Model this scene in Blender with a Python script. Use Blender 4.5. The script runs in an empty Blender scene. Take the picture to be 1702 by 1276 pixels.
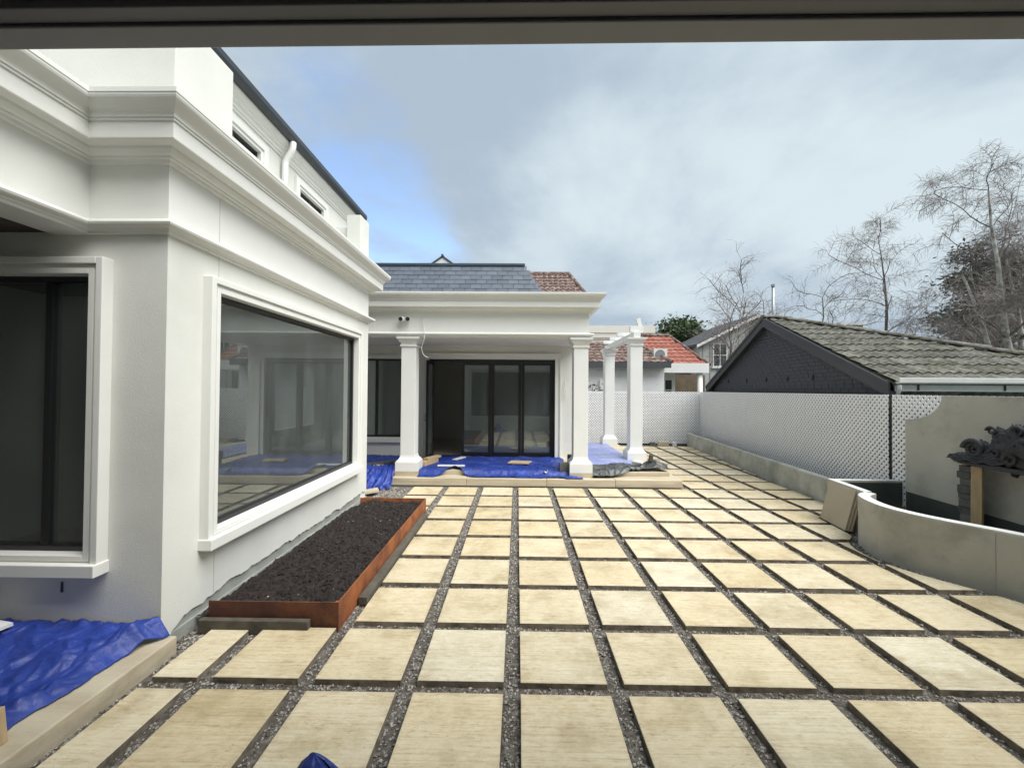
import bpy, bmesh, math, random
from mathutils import Vector, Matrix, noise
R = math.radians
random.seed(7)
scene = bpy.context.scene
COL = scene.collection

# ------------------------------------------------------------------ camera
CAM_H = 2.025
cam_d = bpy.data.cameras.new('camera'); cam = bpy.data.objects.new('camera', cam_d); COL.objects.link(cam)
cam_d.sensor_fit = 'HORIZONTAL'; cam_d.sensor_width = 36.0
cam_d.lens = 676.7 / 1702.0 * 36.0
cam_d.clip_start = 0.02; cam_d.clip_end = 3000
cam.location = (0, 0, CAM_H)
_yaw, _pit, _rol = 0.01325, 0.0132, -0.00769
cam.rotation_mode = 'QUATERNION'
cam.rotation_quaternion = (Matrix.Rotation(_yaw, 3, 'Z') @ Matrix.Rotation(math.pi/2 + _pit, 3, 'X') @ Matrix.Rotation(-_rol, 3, 'Z')).to_quaternion()
scene.camera = cam

# ------------------------------------------------------------------ sky, sun, exposure
SUN_AZ, SUN_EL = 122.0, 55.0          # azimuth from +Y towards +X (degrees)
world = bpy.data.worlds.new('World'); scene.world = world; world.use_nodes = True
nt = world.node_tree; nt.nodes.clear()
def wn(t, **k):
    n = nt.nodes.new(t)
    for a, b in k.items(): setattr(n, a, b)
    return n
def wl(a, b): nt.links.new(a, b)
def wmath(op, a=None, b=None, c=None, clamp=False):
    n = wn('ShaderNodeMath', operation=op, use_clamp=clamp)
    for i, v in enumerate((a, b, c)):
        if v is None: continue
        if isinstance(v, (int, float)): n.inputs[i].default_value = v
        else: wl(v, n.inputs[i])
    return n.outputs[0]
sky = wn('ShaderNodeTexSky', sky_type='NISHITA', sun_disc=False, sun_elevation=R(SUN_EL), sun_rotation=R(SUN_AZ))
tc = wn('ShaderNodeTexCoord')
sep = wn('ShaderNodeSeparateXYZ'); wl(tc.outputs['Generated'], sep.inputs[0])
zc = wmath('ADD', wmath('MAXIMUM', sep.outputs[2], 0.0), 0.22)
com = wn('ShaderNodeCombineXYZ')
wl(wmath('DIVIDE', sep.outputs[0], zc), com.inputs[0]); wl(wmath('DIVIDE', sep.outputs[1], zc), com.inputs[1])
def wnoise(scale, detail, rough, off, dist=0.0):
    mp = wn('ShaderNodeMapping'); wl(com.outputs[0], mp.inputs[0]); mp.inputs['Location'].default_value = off
    n = wn('ShaderNodeTexNoise'); wl(mp.outputs[0], n.inputs['Vector'])
    n.inputs['Scale'].default_value = scale; n.inputs['Detail'].default_value = detail; n.inputs['Roughness'].default_value = rough
    n.inputs['Distortion'].default_value = dist
    return n.outputs['Fac']
cov = wmath('MULTIPLY_ADD', wnoise(1.5, 6, 0.55, (3.1, 1.7, 0.0), 0.3), 1.7, -0.35)
shade = wnoise(0.8, 7, 0.56, (9.7, 0.6, 0.0), 0.25)
# a gap in the cloud sheet: broken cloud on that side of the sky
def gap(d, lo, hi):
    v = Vector(d).normalized()
    dp = wn('ShaderNodeVectorMath', operation='DOT_PRODUCT'); wl(tc.outputs['Generated'], dp.inputs[0]); dp.inputs[1].default_value = v
    mr = wn('ShaderNodeMapRange', interpolation_type='SMOOTHSTEP'); wl(dp.outputs['Value'], mr.inputs[0])
    mr.inputs[1].default_value = lo; mr.inputs[2].default_value = hi
    return mr.outputs[0]
g = wmath('MAXIMUM', wmath('MULTIPLY', gap((-0.52, 1, 0.46), 0.915, 1.0), 0.93), wmath('MULTIPLY', gap((-0.37, 1, 0.34), 0.94, 1.0), 0.86))
thr = wmath('ADD', wmath('MULTIPLY', g, 0.90), -0.34)
cm = wn('ShaderNodeMapRange', interpolation_type='SMOOTHSTEP'); 
wl(wmath('SUBTRACT', cov, thr), cm.inputs[0]); cm.inputs[1].default_value = -0.12; cm.inputs[2].default_value = 0.34
ramp = wn('ShaderNodeValToRGB'); wl(shade, ramp.inputs[0])
cr = ramp.color_ramp; cr.interpolation = 'EASE'
cr.elements[0].position = 0.38; cr.elements[0].color = (0.160, 0.196, 0.236, 1)
cr.elements[1].position = 0.64; cr.elements[1].color = (0.262, 0.302, 0.322, 1)
bl = wn('ShaderNodeVectorMath', operation='SCALE'); wl(sky.outputs[0], bl.inputs[0]); bl.inputs['Scale'].default_value = 0.115
mx = wn('ShaderNodeMix', data_type='RGBA'); wl(cm.outputs[0], mx.inputs['Factor']); wl(bl.outputs[0], mx.inputs['A']); wl(ramp.outputs[0], mx.inputs['B'])
bg = wn('ShaderNodeBackground'); wl(mx.outputs['Result'], bg.inputs[0]); bg.inputs[1].default_value = 1.0
wo = wn('ShaderNodeOutputWorld'); wl(bg.outputs[0], wo.inputs[0])

sun_d = bpy.data.lights.new('sun', 'SUN'); sun = bpy.data.objects.new('sun', sun_d); COL.objects.link(sun)
sun_d.energy = 2.2; sun_d.angle = R(50); sun_d.color = (1.0, 0.985, 0.955)
_sd = Vector((math.sin(R(SUN_AZ))*math.cos(R(SUN_EL)), math.cos(R(SUN_AZ))*math.cos(R(SUN_EL)), math.sin(R(SUN_EL))))
sun.rotation_mode = 'QUATERNION'; sun.rotation_quaternion = _sd.to_track_quat('Z', 'Y'); sun.location = _sd*60
vs = scene.view_settings
scene.display_settings.display_device = 'sRGB'
vs.view_transform = 'Standard'; vs.look = 'None'; vs.exposure = 1.45; vs.gamma = 1.0; vs.use_curve_mapping = False

# ------------------------------------------------------------------ materials
MATS = {}
def mat(name, col, rough=0.6, var=0.12, scale=3.0, bump=0.0, bscale=60.0, metal=0.0, spec=0.5, col2=None, c2scale=1.5, c2lo=0.45, c2hi=0.65,
        rnd=0.0, stretch=(1, 1, 1), coat=0.0):
    m = bpy.data.materials.new(name); m.use_nodes = True; MATS[name] = m
    t = m.node_tree; N = t.nodes; L = t.links
    b = N['Principled BSDF']
    b.inputs['Roughness'].default_value = rough; b.inputs['Metallic'].default_value = metal
    b.inputs['Specular IOR Level'].default_value = spec; b.inputs['Coat Weight'].default_value = coat
    tcn = N.new('ShaderNodeTexCoord'); oi = N.new('ShaderNodeObjectInfo')
    ofs = N.new('ShaderNodeVectorMath'); ofs.operation = 'MULTIPLY_ADD'
    sc = N.new('ShaderNodeCombineXYZ')
    for i in range(3): L.new(oi.outputs['Random'], sc.inputs[i])
    L.new(sc.outputs[0], ofs.inputs[0]); ofs.inputs[1].default_value = (37.0, 91.0, 53.0); L.new(tcn.outputs['Object'], ofs.inputs[2])
    mp = N.new('ShaderNodeMapping'); mp.inputs['Scale'].default_value = stretch; L.new(ofs.outputs[0], mp.inputs[0])
    V = mp.outputs[0]
    def nz(s, d=5, r=0.6):
        n = N.new('ShaderNodeTexNoise'); L.new(V, n.inputs['Vector']); n.inputs['Scale'].default_value = s
        n.inputs['Detail'].default_value = d; n.inputs['Roughness'].default_value = r; return n.outputs['Fac']
    c = N.new('ShaderNodeRGB'); c.outputs[0].default_value = (*col, 1); cur = c.outputs[0]
    def mix(fac, a, bcol, blend='MIX'):
        n = N.new('ShaderNodeMix'); n.data_type = 'RGBA'; n.blend_type = blend
        if isinstance(fac, float): n.inputs['Factor'].default_value = fac
        else: L.new(fac, n.inputs['Factor'])
        L.new(a, n.inputs['A'])
        if isinstance(bcol, tuple): n.inputs['B'].default_value = (*bcol, 1)
        else: L.new(bcol, n.inputs['B'])
        return n.outputs['Result']
    if col2:
        mr = N.new('ShaderNodeMapRange'); L.new(nz(c2scale, 6, 0.65), mr.inputs[0]); mr.inputs[1].default_value = c2lo; mr.inputs[2].default_value = c2hi
        cur = mix(mr.outputs[0], cur, col2)
    mr = N.new('ShaderNodeMapRange'); L.new(nz(scale), mr.inputs[0]); mr.inputs[1].default_value = 0.3; mr.inputs[2].default_value = 0.7
    mr.inputs[3].default_value = 1 - var; mr.inputs[4].default_value = 1 + var
    val = mr.outputs[0]
    if rnd:
        mr2 = N.new('ShaderNodeMapRange'); L.new(oi.outputs['Random'], mr2.inputs[0]); mr2.inputs[3].default_value = 1 - rnd; mr2.inputs[4].default_value = 1 + rnd
        mm = N.new('ShaderNodeMath'); mm.operation = 'MULTIPLY'; L.new(val, mm.inputs[0]); L.new(mr2.outputs[0], mm.inputs[1]); val = mm.outputs[0]
    vm = N.new('ShaderNodeVectorMath'); vm.operation = 'SCALE'; L.new(cur, vm.inputs[0]); L.new(val, vm.inputs['Scale'])
    L.new(vm.outputs[0], b.inputs['Base Color'])
    if bump:
        bn = N.new('ShaderNodeBump'); bn.inputs['Strength'].default_value = bump; bn.inputs['Distance'].default_value = 0.01
        L.new(nz(bscale, 4), bn.inputs['Height']); L.new(bn.outputs[0], b.inputs['Normal'])
    m['_v'] = 0
    return m
mat('render', (0.69, 0.69, 0.645), 0.8, 0.05, 1.1, 0.35, 170, col2=(0.645, 0.645, 0.595), c2scale=0.7)
mat('render_trim', (0.72, 0.72, 0.68), 0.55, 0.025, 2.0, 0.06, 150)
mat('paint_white', (0.75, 0.755, 0.73), 0.5, 0.03, 2.0, 0.05, 80)
mat('plinth_concrete', (0.30, 0.31, 0.28), 0.9, 0.18, 4, 0.5, 40)
mat('cement_render', (0.44, 0.425, 0.365), 0.85, 0.10, 1.6, 0.35, 90, col2=(0.335, 0.325, 0.275), c2scale=1.4, c2lo=0.48, c2hi=0.62)
mat('concrete', (0.42, 0.42, 0.385), 0.9, 0.16, 3, 0.5, 45, col2=(0.27, 0.285, 0.25), c2scale=1.8)
mat('concrete_light', (0.72, 0.72, 0.68), 0.85, 0.14, 9, 0.4, 60)
mat('dark_pond', (0.045, 0.055, 0.05), 0.5, 0.2, 3)
mat('black_frame', (0.012, 0.013, 0.014), 0.35, 0.1, 5)
mat('dark_gutter', (0.03, 0.036, 0.042), 0.35, 0.1, 5)
mat('dark_roof', (0.045, 0.052, 0.06), 0.55, 0.15, 5)
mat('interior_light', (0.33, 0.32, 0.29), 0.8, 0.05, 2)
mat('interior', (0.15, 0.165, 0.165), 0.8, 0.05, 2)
mat('interior_floor', (0.28, 0.25, 0.21), 0.6, 0.1, 2)
mat('frame_grey', (0.20, 0.205, 0.225), 0.45, 0.06, 3)
mat('frame_grey_light', (0.33, 0.335, 0.36), 0.5, 0.06, 3)
mat('tarp_blue', (0.017, 0.042, 0.245), 0.48, 0.3, 2.5, 0.45, 34, col2=(0.075, 0.105, 0.35), c2scale=2.2, c2lo=0.52, c2hi=0.75)
mat('tarp_pale', (0.20, 0.235, 0.47), 0.4, 0.2, 2.5, 0.2, 26, col2=(0.30, 0.33, 0.50), c2scale=1.4)
mat('sheet_black', (0.040, 0.044, 0.043), 0.45, 0.2, 3, 0.15, 22, col2=(0.10, 0.108, 0.105), c2scale=1.4, c2lo=0.45, c2hi=0.7)
mat('soil', (0.017, 0.012, 0.010), 0.95, 0.5, 14, 0.9, 60, col2=(0.024, 0.017, 0.015), c2scale=9)
mat('yard_soil', (0.085, 0.072, 0.057), 0.95, 0.45, 26, 0.9, 60, col2=(0.19, 0.175, 0.15), c2scale=22)
mat('ground_far', (0.07, 0.085, 0.045), 0.95, 0.3, 0.5)
mat('gravel', (0.40, 0.375, 0.34), 0.85, 0.6, 60, 0.3, 80, col2=(0.10, 0.085, 0.068), c2scale=45, c2lo=0.44, c2hi=0.56)
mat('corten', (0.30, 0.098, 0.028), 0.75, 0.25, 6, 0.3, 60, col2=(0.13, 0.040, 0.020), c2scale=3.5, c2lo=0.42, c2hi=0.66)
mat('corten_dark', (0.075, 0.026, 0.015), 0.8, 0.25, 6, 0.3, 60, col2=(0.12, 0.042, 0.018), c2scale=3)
mat('old_timber_and_porch_shade', (0.085, 0.075, 0.058), 0.9, 0.3, 9, 0.5, 30, stretch=(1, 1, 1))  # weathered timber; also darkens the porch ceiling in place of shade
mat('timber', (0.45, 0.33, 0.185), 0.75, 0.18, 6, 0.3, 30, stretch=(4, 4, 0.6))
mat('plywood', (0.50, 0.39, 0.25), 0.7, 0.1, 4)
mat('stone_step', (0.52, 0.455, 0.335), 0.6, 0.10, 3, 0.25, 35, stretch=(0.5, 2, 6), col2=(0.43, 0.36, 0.25), c2scale=2.2)
mat('slate', (0.088, 0.104, 0.128), 0.5, 0.12, 7, 0.3, 40, rnd=0.16)
mat('roof_metal', (0.05, 0.075, 0.095), 0.4, 0.08, 3)
mat('lattice', (0.82, 0.82, 0.83), 0.45, 0.03, 3)
mat('post_dark', (0.03, 0.03, 0.034), 0.6, 0.1, 3)
mat('painted_brick', (0.050, 0.055, 0.070), 0.6, 0.10, 7, 0.5, 50, rnd=0.1)
mat('bargeboard', (0.047, 0.050, 0.058), 0.55, 0.07, 2, 0.1, 30)
mat('moss_tile', (0.15, 0.143, 0.122), 0.95, 0.5, 14, 0.9, 45, col2=(0.072, 0.074, 0.045), c2scale=4.0, c2lo=0.46, c2hi=0.62, rnd=0.25)
mat('gutter_white', (0.66, 0.67, 0.66), 0.5, 0.08, 4)
mat('fascia_pale', (0.56, 0.60, 0.62), 0.5, 0.06, 4)
mat('red_tile', (0.27, 0.088, 0.060), 0.85, 0.35, 7, col2=(0.33, 0.19, 0.15), c2scale=3, c2lo=.5, c2hi=.7)
mat('brown_tile', (0.12, 0.065, 0.052), 0.9, 0.5, 9, col2=(0.24, 0.205, 0.18), c2scale=7, c2lo=.48, c2hi=.6)
mat('far_white', (0.74, 0.74, 0.72), 0.7, 0.04, 2)
mat('far_cream', (0.66, 0.66, 0.60), 0.7, 0.03, 2)
mat('far_grey', (0.47, 0.49, 0.48), 0.8, 0.08, 2)
mat('far_grey_dark', (0.20, 0.205, 0.205), 0.8, 0.08, 2)
mat('far_roof', (0.05, 0.055, 0.06), 0.7, 0.15, 2)
mat('fence_brown', (0.20, 0.15, 0.10), 0.9, 0.2, 3)
mat('stone_black', (0.030, 0.031, 0.036), 0.65, 0.35, 9, 0.8, 35)
mat('grey_brick', (0.115, 0.115, 0.105), 0.9, 0.2, 8, 0.4, 40, rnd=0.2)
mat('bark_white', (0.50, 0.48, 0.44), 0.9, 0.35, 4, col2=(0.13, 0.115, 0.10), c2scale=3)
mat('bark_grey', (0.15, 0.13, 0.12), 0.9, 0.3, 4)
mat('twig', (0.25, 0.215, 0.20), 0.9, 0.2, 2)
mat('bark_dark', (0.06, 0.05, 0.042), 0.9, 0.3, 4)
mat('steel', (0.34, 0.36, 0.37), 0.4, 0.1, 4, metal=0.5)
mat('cable_white', (0.70, 0.69, 0.64), 0.5, 0.03, 4)
mat('plastic_white', (0.78, 0.78, 0.76), 0.4, 0.03, 4)
mat('plastic_dark', (0.03, 0.03, 0.03), 0.3, 0.1, 4)
mat('tile_stack', (0.42, 0.365, 0.27), 0.6, 0.06, 3, 0.1, 40)
mat('joint_line', (0.47, 0.46, 0.41), 0.8, 0.05, 4)

def leafmat(name, a, b2):
    m = mat(name, a, 0.6, 0.35, 1.2, col2=b2, c2scale=0.9, c2lo=0.4, c2hi=0.65)
    return m
leafmat('leaf_dark', (0.034, 0.048, 0.030), (0.055, 0.058, 0.040))
leafmat('leaf_green', (0.05, 0.085, 0.03), (0.085, 0.11, 0.045))

mat('paver_side', (0.23, 0.19, 0.14), 0.9, 0.3, 12, 0.4, 40, col2=(0.10, 0.085, 0.065), c2scale=8)
def travertine():
    m = bpy.data.materials.new('travertine'); m.use_nodes = True; MATS['travertine'] = m
    t = m.node_tree; N = t.nodes; L = t.links; b = N['Principled BSDF']
    oi = N.new('ShaderNodeObjectInfo'); tcn = N.new('ShaderNodeTexCoord')
    cx = N.new('ShaderNodeCombineXYZ')
    for i in range(3): L.new(oi.outputs['Random'], cx.inputs[i])
    of = N.new('ShaderNodeVectorMath'); of.operation = 'MULTIPLY_ADD'; L.new(cx.outputs[0], of.inputs[0]); of.inputs[1].default_value = (61, 47, 13); L.new(tcn.outputs['Object'], of.inputs[2])
    def nz(stretch, s, d, r, dist=0.0):
        mp = N.new('ShaderNodeMapping'); mp.inputs['Scale'].default_value = stretch; L.new(of.outputs[0], mp.inputs[0])
        n = N.new('ShaderNodeTexNoise'); L.new(mp.outputs[0], n.inputs['Vector']); n.inputs['Scale'].default_value = s
        n.inputs['Detail'].default_value = d; n.inputs['Roughness'].default_value = r; n.inputs['Distortion'].default_value = dist
        return n.outputs['Fac']
    def ramp(f, pts):
        rp = N.new('ShaderNodeValToRGB'); L.new(f, rp.inputs[0]); e = rp.color_ramp.elements
        e[0].position, e[0].color = pts[0][0], (*pts[0][1], 1); e[1].position, e[1].color = pts[-1][0], (*pts[-1][1], 1)
        for p, c in pts[1:-1]:
            k = e.new(p); k.color = (*c, 1)
        return rp.outputs[0]
    def mix(f, a, c, blend='MIX'):
        n = N.new('ShaderNodeMix'); n.data_type = 'RGBA'; n.blend_type = blend
        if isinstance(f, float): n.inputs['Factor'].default_value = f
        else: L.new(f, n.inputs['Factor'])
        for s, v in (('A', a), ('B', c)):
            if isinstance(v, tuple): n.inputs[s].default_value = (*v, 1)
            else: L.new(v, n.inputs[s])
        return n.outputs['Result']
    f1 = nz((0.30, 15.0, 2.0), 5.0, 10, 0.76, 0.25); f2 = nz((1.0, 3.2, 2.0), 13.0, 10, 0.78, 0.6)
    fm = N.new('ShaderNodeMix'); fm.data_type = 'FLOAT'; fm.inputs[0].default_value = 0.52; L.new(f1, fm.inputs[2]); L.new(f2, fm.inputs[3])
    base = ramp(fm.outputs[0], [(0.35, (0.33, 0.24, 0.13)), (0.43, (0.51, 0.42, 0.27)), (0.50, (0.60, 0.525, 0.37)), (0.58, (0.645, 0.585, 0.44)), (0.68, (0.67, 0.63, 0.51))])
    tint = ramp(oi.outputs['Random'], [(0.0, (0.96, 0.91, 0.81)), (0.22, (1.0, 0.98, 0.94)), (0.45, (1.03, 1.04, 1.05)), (0.62, (1.02, 0.97, 0.87)), (0.8, (1.05, 1.08, 1.14)), (1.0, (0.97, 0.92, 0.82))])
    c = mix(1.0, base, tint, 'MULTIPLY')
    blot = ramp(nz((1, 1, 1), 2.6, 8, 0.66), [(0.34, (0.74, 0.70, 0.61)), (0.50, (0.99, 0.975, 0.95)), (0.66, (1.07, 1.08, 1.10))])
    c = mix(0.9, c, blot, 'MULTIPLY')
    # grime carried in from the joints along the slab edges
    sp = N.new('ShaderNodeSeparateXYZ'); L.new(tcn.outputs['Object'], sp.inputs[0])
    def m1(op, a, b2=None):
        n = N.new('ShaderNodeMath'); n.operation = op
        for k, v in enumerate((a, b2)):
            if v is None: continue
            if isinstance(v, float): n.inputs[k].default_value = v
            else: L.new(v, n.inputs[k])
        return n.outputs[0]
    ed = m1('MAXIMUM', m1('ABSOLUTE', sp.outputs[0]), m1('ABSOLUTE', sp.outputs[1]))
    ed = m1('ADD', ed, m1('MULTIPLY', m1('SUBTRACT', nz((1, 1, 1), 9.0, 6, 0.7), 0.5), 0.16))
    er = N.new('ShaderNodeMapRange'); L.new(ed, er.inputs[0]); er.inputs[1].default_value = 0.275; er.inputs[2].default_value = 0.335; er.inputs[4].default_value = 0.5
    c = mix(er.outputs[0], c, (0.36, 0.30, 0.215))
    pits = ramp(nz((1.0, 3.5, 2.0), 30.0, 4, 0.75), [(0.585, (0, 0, 0)), (0.65, (1, 1, 1))])
    pm = nz((1, 2, 1), 3.0, 3, 0.6)
    pmr = N.new('ShaderNodeMapRange'); L.new(pm, pmr.inputs[0]); pmr.inputs[1].default_value = 0.5; pmr.inputs[2].default_value = 0.7
    pf = N.new('ShaderNodeMath'); pf.operation = 'MULTIPLY'; L.new(pits, pf.inputs[0]); L.new(pmr.outputs[0], pf.inputs[1])
    c = mix(pf.outputs[0], c, (0.20, 0.15, 0.09))
    L.new(c, b.inputs['Base Color'])
    rr = N.new('ShaderNodeMapRange'); L.new(nz((1, 1, 1), 1.7, 4, 0.6), rr.inputs[0]); rr.inputs[1].default_value = .35; rr.inputs[2].default_value = .65
    rr.inputs[3].default_value = 0.17; rr.inputs[4].default_value = 0.48; L.new(rr.outputs[0], b.inputs['Roughness'])
    bn = N.new('ShaderNodeBump'); bn.inputs['Strength'].default_value = 0.25; bn.inputs['Distance'].default_value = 0.004; bn.invert = True
    L.new(pf.outputs[0], bn.inputs['Height']); L.new(bn.outputs[0], b.inputs['Normal'])
travertine()

def glassmat(name, tint, ior=1.5, painted_haze=0.0):
    m = bpy.data.materials.new(name); m.use_nodes = True; MATS[name] = m
    t = m.node_tree; N = t.nodes; L = t.links
    out = N['Material Output']; N.remove(N['Principled BSDF'])
    tr = N.new('ShaderNodeBsdfTransparent'); tr.inputs[0].default_value = (*tint, 1)
    gl = N.new('ShaderNodeBsdfGlossy'); gl.inputs['Roughness'].default_value = 0.0; gl.inputs[0].default_value = (0.95, 1, 1, 1)
    fr = N.new('ShaderNodeFresnel'); fr.inputs[0].default_value = ior
    m2 = N.new('ShaderNodeMath'); m2.operation = 'MULTIPLY_ADD'; L.new(fr.outputs[0], m2.inputs[0]); m2.inputs[1].default_value = 2.0; m2.inputs[2].default_value = 0.03; m2.use_clamp = True
    mix = N.new('ShaderNodeMixShader'); L.new(m2.outputs[0], mix.inputs[0]); L.new(tr.outputs[0], mix.inputs[1]); L.new(gl.outputs[0], mix.inputs[2])
    last = mix.outputs[0]
    if painted_haze:
        # pale film painted over the pane, imitating reflected haze and lightening dark glass
        tcn = N.new('ShaderNodeTexCoord'); mp = N.new('ShaderNodeMapping'); L.new(tcn.outputs['Object'], mp.inputs[0])
        mp.inputs['Rotation'].default_value = (0.75, 0, 0); mp.inputs['Scale'].default_value = (1, 1.6, 0.45)
        nz = N.new('ShaderNodeTexNoise'); L.new(mp.outputs[0], nz.inputs['Vector']); nz.inputs['Scale'].default_value = 2.0; nz.inputs['Detail'].default_value = 6
        mr = N.new('ShaderNodeMapRange'); L.new(nz.outputs['Fac'], mr.inputs[0]); mr.inputs[1].default_value = .45; mr.inputs[2].default_value = .8
        mr.inputs[3].default_value = painted_haze*0.65; mr.inputs[4].default_value = painted_haze
        df = N.new('ShaderNodeBsdfDiffuse'); df.inputs[0].default_value = (0.6, 0.62, 0.6, 1)
        mix2 = N.new('ShaderNodeMixShader'); L.new(mr.outputs[0], mix2.inputs[0]); L.new(last, mix2.inputs[1]); L.new(df.outputs[0], mix2.inputs[2]); last = mix2.outputs[0]
    L.new(last, out.inputs[0])
glassmat('glass', (0.66, 0.72, 0.72), 1.5, 0.10)
glassmat('glass_hazy', (0.60, 0.68, 0.67), 1.5, 0.12)
glassmat('glass_dark', (0.35, 0.38, 0.40), 1.45)

# ------------------------------------------------------------------ mesh helpers
ORG = {}
class MB:
    def __init__(s): s.v = []; s.f = []
    def add(s, vs, fs):
        o = len(s.v); s.v += [tuple(x) for x in vs]; s.f += [tuple(i+o for i in f) for f in fs]; return s
    def box(s, x0, x1, y0, y1, z0, z1):
        return s.add([(x0,y0,z0),(x1,y0,z0),(x1,y1,z0),(x0,y1,z0),(x0,y0,z1),(x1,y0,z1),(x1,y1,z1),(x0,y1,z1)],
              [(0,3,2,1),(4,5,6,7),(0,1,5,4),(1,2,6,5),(2,3,7,6),(3,0,4,7)])
    def obox(s, c, ax, ay, az, hx, hy, hz):
        c = Vector(c); ax = Vector(ax).normalized()*hx; ay = Vector(ay).normalized()*hy; az = Vector(az).normalized()*hz
        vs = [c-ax-ay-az, c+ax-ay-az, c+ax+ay-az, c-ax+ay-az, c-ax-ay+az, c+ax-ay+az, c+ax+ay+az, c-ax+ay+az]
        return s.add(vs, [(0,3,2,1),(4,5,6,7),(0,1,5,4),(1,2,6,5),(2,3,7,6),(3,0,4,7)])
    def prism(s, poly, z0, z1, ch=0.0):
        n = len(poly)
        a = sum(poly[i][0]*poly[(i+1)%n][1]-poly[(i+1)%n][0]*poly[i][1] for i in range(n))
        if a < 0: poly = poly[::-1]
        vs = [(x,y,z0) for x,y in poly] + [(x,y,z1-ch) for x,y in poly]
        fs = [tuple(range(n-1,-1,-1))] + [(i,(i+1)%n,n+(i+1)%n,n+i) for i in range(n)]
        if ch:
            cx = sum(p[0] for p in poly)/n; cy = sum(p[1] for p in poly)/n
            ins = []
            for i in range(n):
                p0 = Vector(poly[i-1]); p1 = Vector(poly[i]); p2 = Vector(poly[(i+1)%n])
                d1 = (p1-p0); d2 = (p2-p1)
                if d1.length < 1e-6 or d2.length < 1e-6: ins.append(p1); continue
                d1.normalize(); d2.normalize()
                n1 = Vector((-d1.y,d1.x)); n2 = Vector((-d2.y,d2.x)); bb = n1+n2
                if bb.length < 1e-4: bb = n1
                bb.normalize(); k = max(0.35, bb.dot(n1)); ins.append(p1+bb*(ch/k))
            vs += [(p[0],p[1],z1) for p in ins]
            fs += [(n+i,n+(i+1)%n,2*n+(i+1)%n,2*n+i) for i in range(n)] + [tuple(range(2*n,3*n))]
        else: fs += [tuple(range(n,2*n))]
        return s.add(vs, fs)
    def tube(s, pts, rad, k=8, cap=True):
        pts = [Vector(p) for p in pts]; n = len(pts)
        if isinstance(rad, (int,float)): rad = [rad]*n
        vs = []; up = None
        for i,p in enumerate(pts):
            d = (pts[min(i+1,n-1)]-pts[max(i-1,0)])
            if d.length < 1e-9: d = Vector((0,0,1))
            d.normalize()
            if up is None or abs(up.dot(d)) > 0.95: up = Vector((0,0,1)) if abs(d.z) < 0.9 else Vector((1,0,0))
            a = d.cross(up).normalized(); b = d.cross(a).normalized(); up = b.cross(d)*1.0 if False else up
            for j in range(k):
                t = 2*math.pi*j/k; vs.append(p+(a*math.cos(t)+b*math.sin(t))*rad[i])
        fs = [(i*k+j,i*k+(j+1)%k,(i+1)*k+(j+1)%k,(i+1)*k+j) for i in range(n-1) for j in range(k)]
        if cap: fs += [tuple(range(k-1,-1,-1)), tuple(range((n-1)*k,n*k))]
        return s.add(vs, fs)
    def sweep(s, prof, path, cap=True):
        """closed profile [(e,z)] swept along path [(x,y)]; e is measured to the right of travel"""
        path = [Vector(p) for p in path]; n = len(path); m = len(prof); vs = []
        for i,p in enumerate(path):
            if i == 0: d = (path[1]-p).normalized(); nn = Vector((d.y,-d.x)); k = 1
            elif i == n-1: d = (p-path[i-1]).normalized(); nn = Vector((d.y,-d.x)); k = 1
            else:
                d1 = (p-path[i-1]).normalized(); d2 = (path[i+1]-p).normalized()
                n1 = Vector((d1.y,-d1.x)); n2 = Vector((d2.y,-d2.x)); nn = (n1+n2).normalized(); k = 1/max(0.2,nn.dot(n1))
            for e,z in prof: vs.append((p.x+nn.x*e*k, p.y+nn.y*e*k, z))
        fs = [(i*m+j,(i+1)*m+j,(i+1)*m+(j+1)%m,i*m+(j+1)%m) for i in range(n-1) for j in range(m)]
        if cap: fs += [tuple(range(m)), tuple(range(n*m-1,(n-1)*m-1,-1))]
        return s.add(vs, fs)
    def ring(s, cx, cy, levels):
        """square stack: levels [(half,z)]"""
        vs = []; 
        for h,z in levels: vs += [(cx-h,cy-h,z),(cx+h,cy-h,z),(cx+h,cy+h,z),(cx-h,cy+h,z)]
        n = len(levels)
        fs = [(3,2,1,0), tuple(4*(n-1)+j for j in range(4))] + [(4*i+j,4*i+(j+1)%4,4*i+4+(j+1)%4,4*i+4+j) for i in range(n-1) for j in range(4)]
        return s.add(vs, fs)
    def mesh(s, name, org=(0,0,0), smooth=False, fix=True):
        me = bpy.data.meshes.new(name); o = Vector(org)
        me.from_pydata([tuple(Vector(v)-o) for v in s.v], [], s.f); me.update()
        if fix:
            b = bmesh.new(); b.from_mesh(me); bmesh.ops.recalc_face_normals(b, faces=b.faces); b.to_mesh(me); b.free()
        if smooth:
            for p in me.polygons: p.use_smooth = True
        return me
def thing(name, loc, label, cat, group=None):
    o = bpy.data.objects.new(name, None); COL.objects.link(o); o.location = loc; o.empty_display_size = 0.2
    o['label'] = label; o['category'] = cat
    if group: o['group'] = group
    ORG[o.name] = Vector(loc); return o
def tag(o, label, cat, group=None):
    o['label'] = label; o['category'] = cat
    if group: o['group'] = group
    return o
def obj(name, mb, m, parent=None, org=None, smooth=False, fix=True, label=None):
    if parent is not None: org = ORG[parent.name]
    elif org is None:
        xs = [v[0] for v in mb.v]; ys = [v[1] for v in mb.v]; zs = [v[2] for v in mb.v]
        org = Vector(((min(xs)+max(xs))/2, (min(ys)+max(ys))/2, min(zs)))
    org = Vector(org)
    me = mb.mesh(name, org, smooth, fix); me.materials.append(MATS[m])
    o = bpy.data.objects.new(name, me); COL.objects.link(o); ORG[o.name] = org
    if parent is not None: o.parent = parent
    else: o.location = org
    if label: o['label'] = label
    return o
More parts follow.
